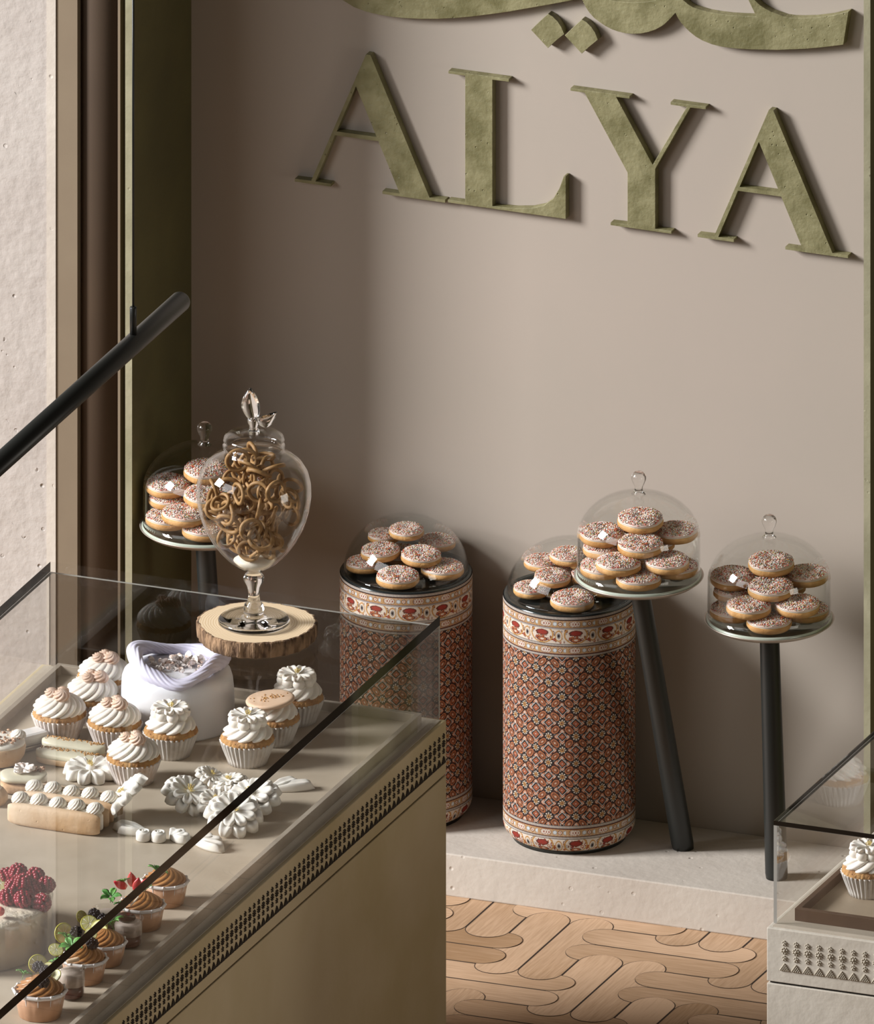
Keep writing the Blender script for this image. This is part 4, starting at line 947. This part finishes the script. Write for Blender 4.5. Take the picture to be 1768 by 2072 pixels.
for (x, y, z, s_, t) in ((165,1040,.090,.75,'at the left of the nearest cup'),(520,850,.086,1.1,'between the third cup and the nearest jar'),(470,780,.090,.8,'left of the third cup behind the glass edge'),(805,690,.078,1.15,'at the right of the fourth cup'),(790,490,.086,.95,'above the half hidden jar'),(885,545,.082,.85,'on the chocolate-disc jar'),(1125,310,.088,.95,'at the left of the farthest cup'),(885,375,.096,.6,'behind the strawberry slices'),(410,950,.084,.7,'on the nearest jar')):
    a, b = cr2(x, y); mt.put(top_at(a, b, z), label='green mint sprig '+t, cat='herb', group='mint sprigs', rot=(.35, .1, x*.7), scale=s_)
def make_straw():
    mb = MB(); rows = []
    for i in range(11):
        t = i/10; w_ = .011*math.sin(PI*min(.97, t*.8+.17)); rows.append([(w_*math.cos(a), .0032*math.sin(a), .034*t) for a in np.linspace(0, 2*PI, 16, endpoint=False)])
    mb.grid(rows, True, 0, True, True, True); return mb.build('strawberry_slice', 'strawberry')
sb = Kind(make_straw)
for (x, y, ry, t) in ((905,410,-1.1,'leftmost, lying flat'),(950,400,-.15,'upright in the middle'),(1010,430,.5,'right of the dark glass edge'),(975,440,.15,'in front of the upright one')):
    a, b = cr2(x, y); sb.put(top_at(a, b, .084), label='red strawberry slice, '+t, cat='strawberry slice', group='strawberry slices on the fourth caramel cup', rot=(0, ry, YAW), scale=1.0 if ry > -1 else .95)
p = top_at(*cr2(990, 470), .084); mb = MB().tube([(-.012, 0, 0), (.02, 0, .018), (.030, 0, .028)], .0010, 6); k = random.Random(6)
for i in range(26):
    t = .35+.65*i/26; b_ = Vector((-.012+.042*t, 0, .026*t)); d_ = Vector((k.uniform(-.3, .8), k.uniform(-1, 1), k.uniform(-.2, 1))).normalized()*.010; mb.tube([b_, b_+d_*.6, b_+d_], [.0007, .0008, .0002], 5)
tag(mb.build('rosemary_sprig', 'leaf', loc=p, rot=(0, 0, YAW)), 'rosemary sprig on the strawberry-topped caramel cup', 'herb')
a, b = cr2(960, 510); tag(MB().tube([(-.008, 0, -.010), (.010, 0, .012)], .0016, 8).build('biscuit_stick', 'cream', loc=top_at(a, b, .080), rot=(0, 0, YAW)), 'thin pale biscuit stick in front of the strawberry slices', 'biscuit')
a, b = cr2(525, 945); tag(capsule_box(.030, .010, .010).build('almond_biscuit', 'bun', loc=top_at(a, b, .074), rot=(0, -.25, YAW)), 'golden almond biscuit on the nearest small glass jar', 'biscuit')

bpy.context.view_layer.update()
for o in bpy.data.objects:
    if o.name.startswith('sugar_') and not o.parent:          # settle each sugar piece on the tray floor
        zs = [(c.matrix_world @ v.co).z for c in [o]+list(o.children) if c.type == 'MESH' for v in c.data.vertices]
        d = TF+.0004-min(zs)
        if d > 0: o.location += Vector((SA*d*CE/SE, -CA*d*CE/SE, d))
for o in bpy.data.objects:
    if o.get('label') and not 4 <= len(o['label'].split()) <= 16: print('LONGLABEL', len(o['label'].split()), o['label'])
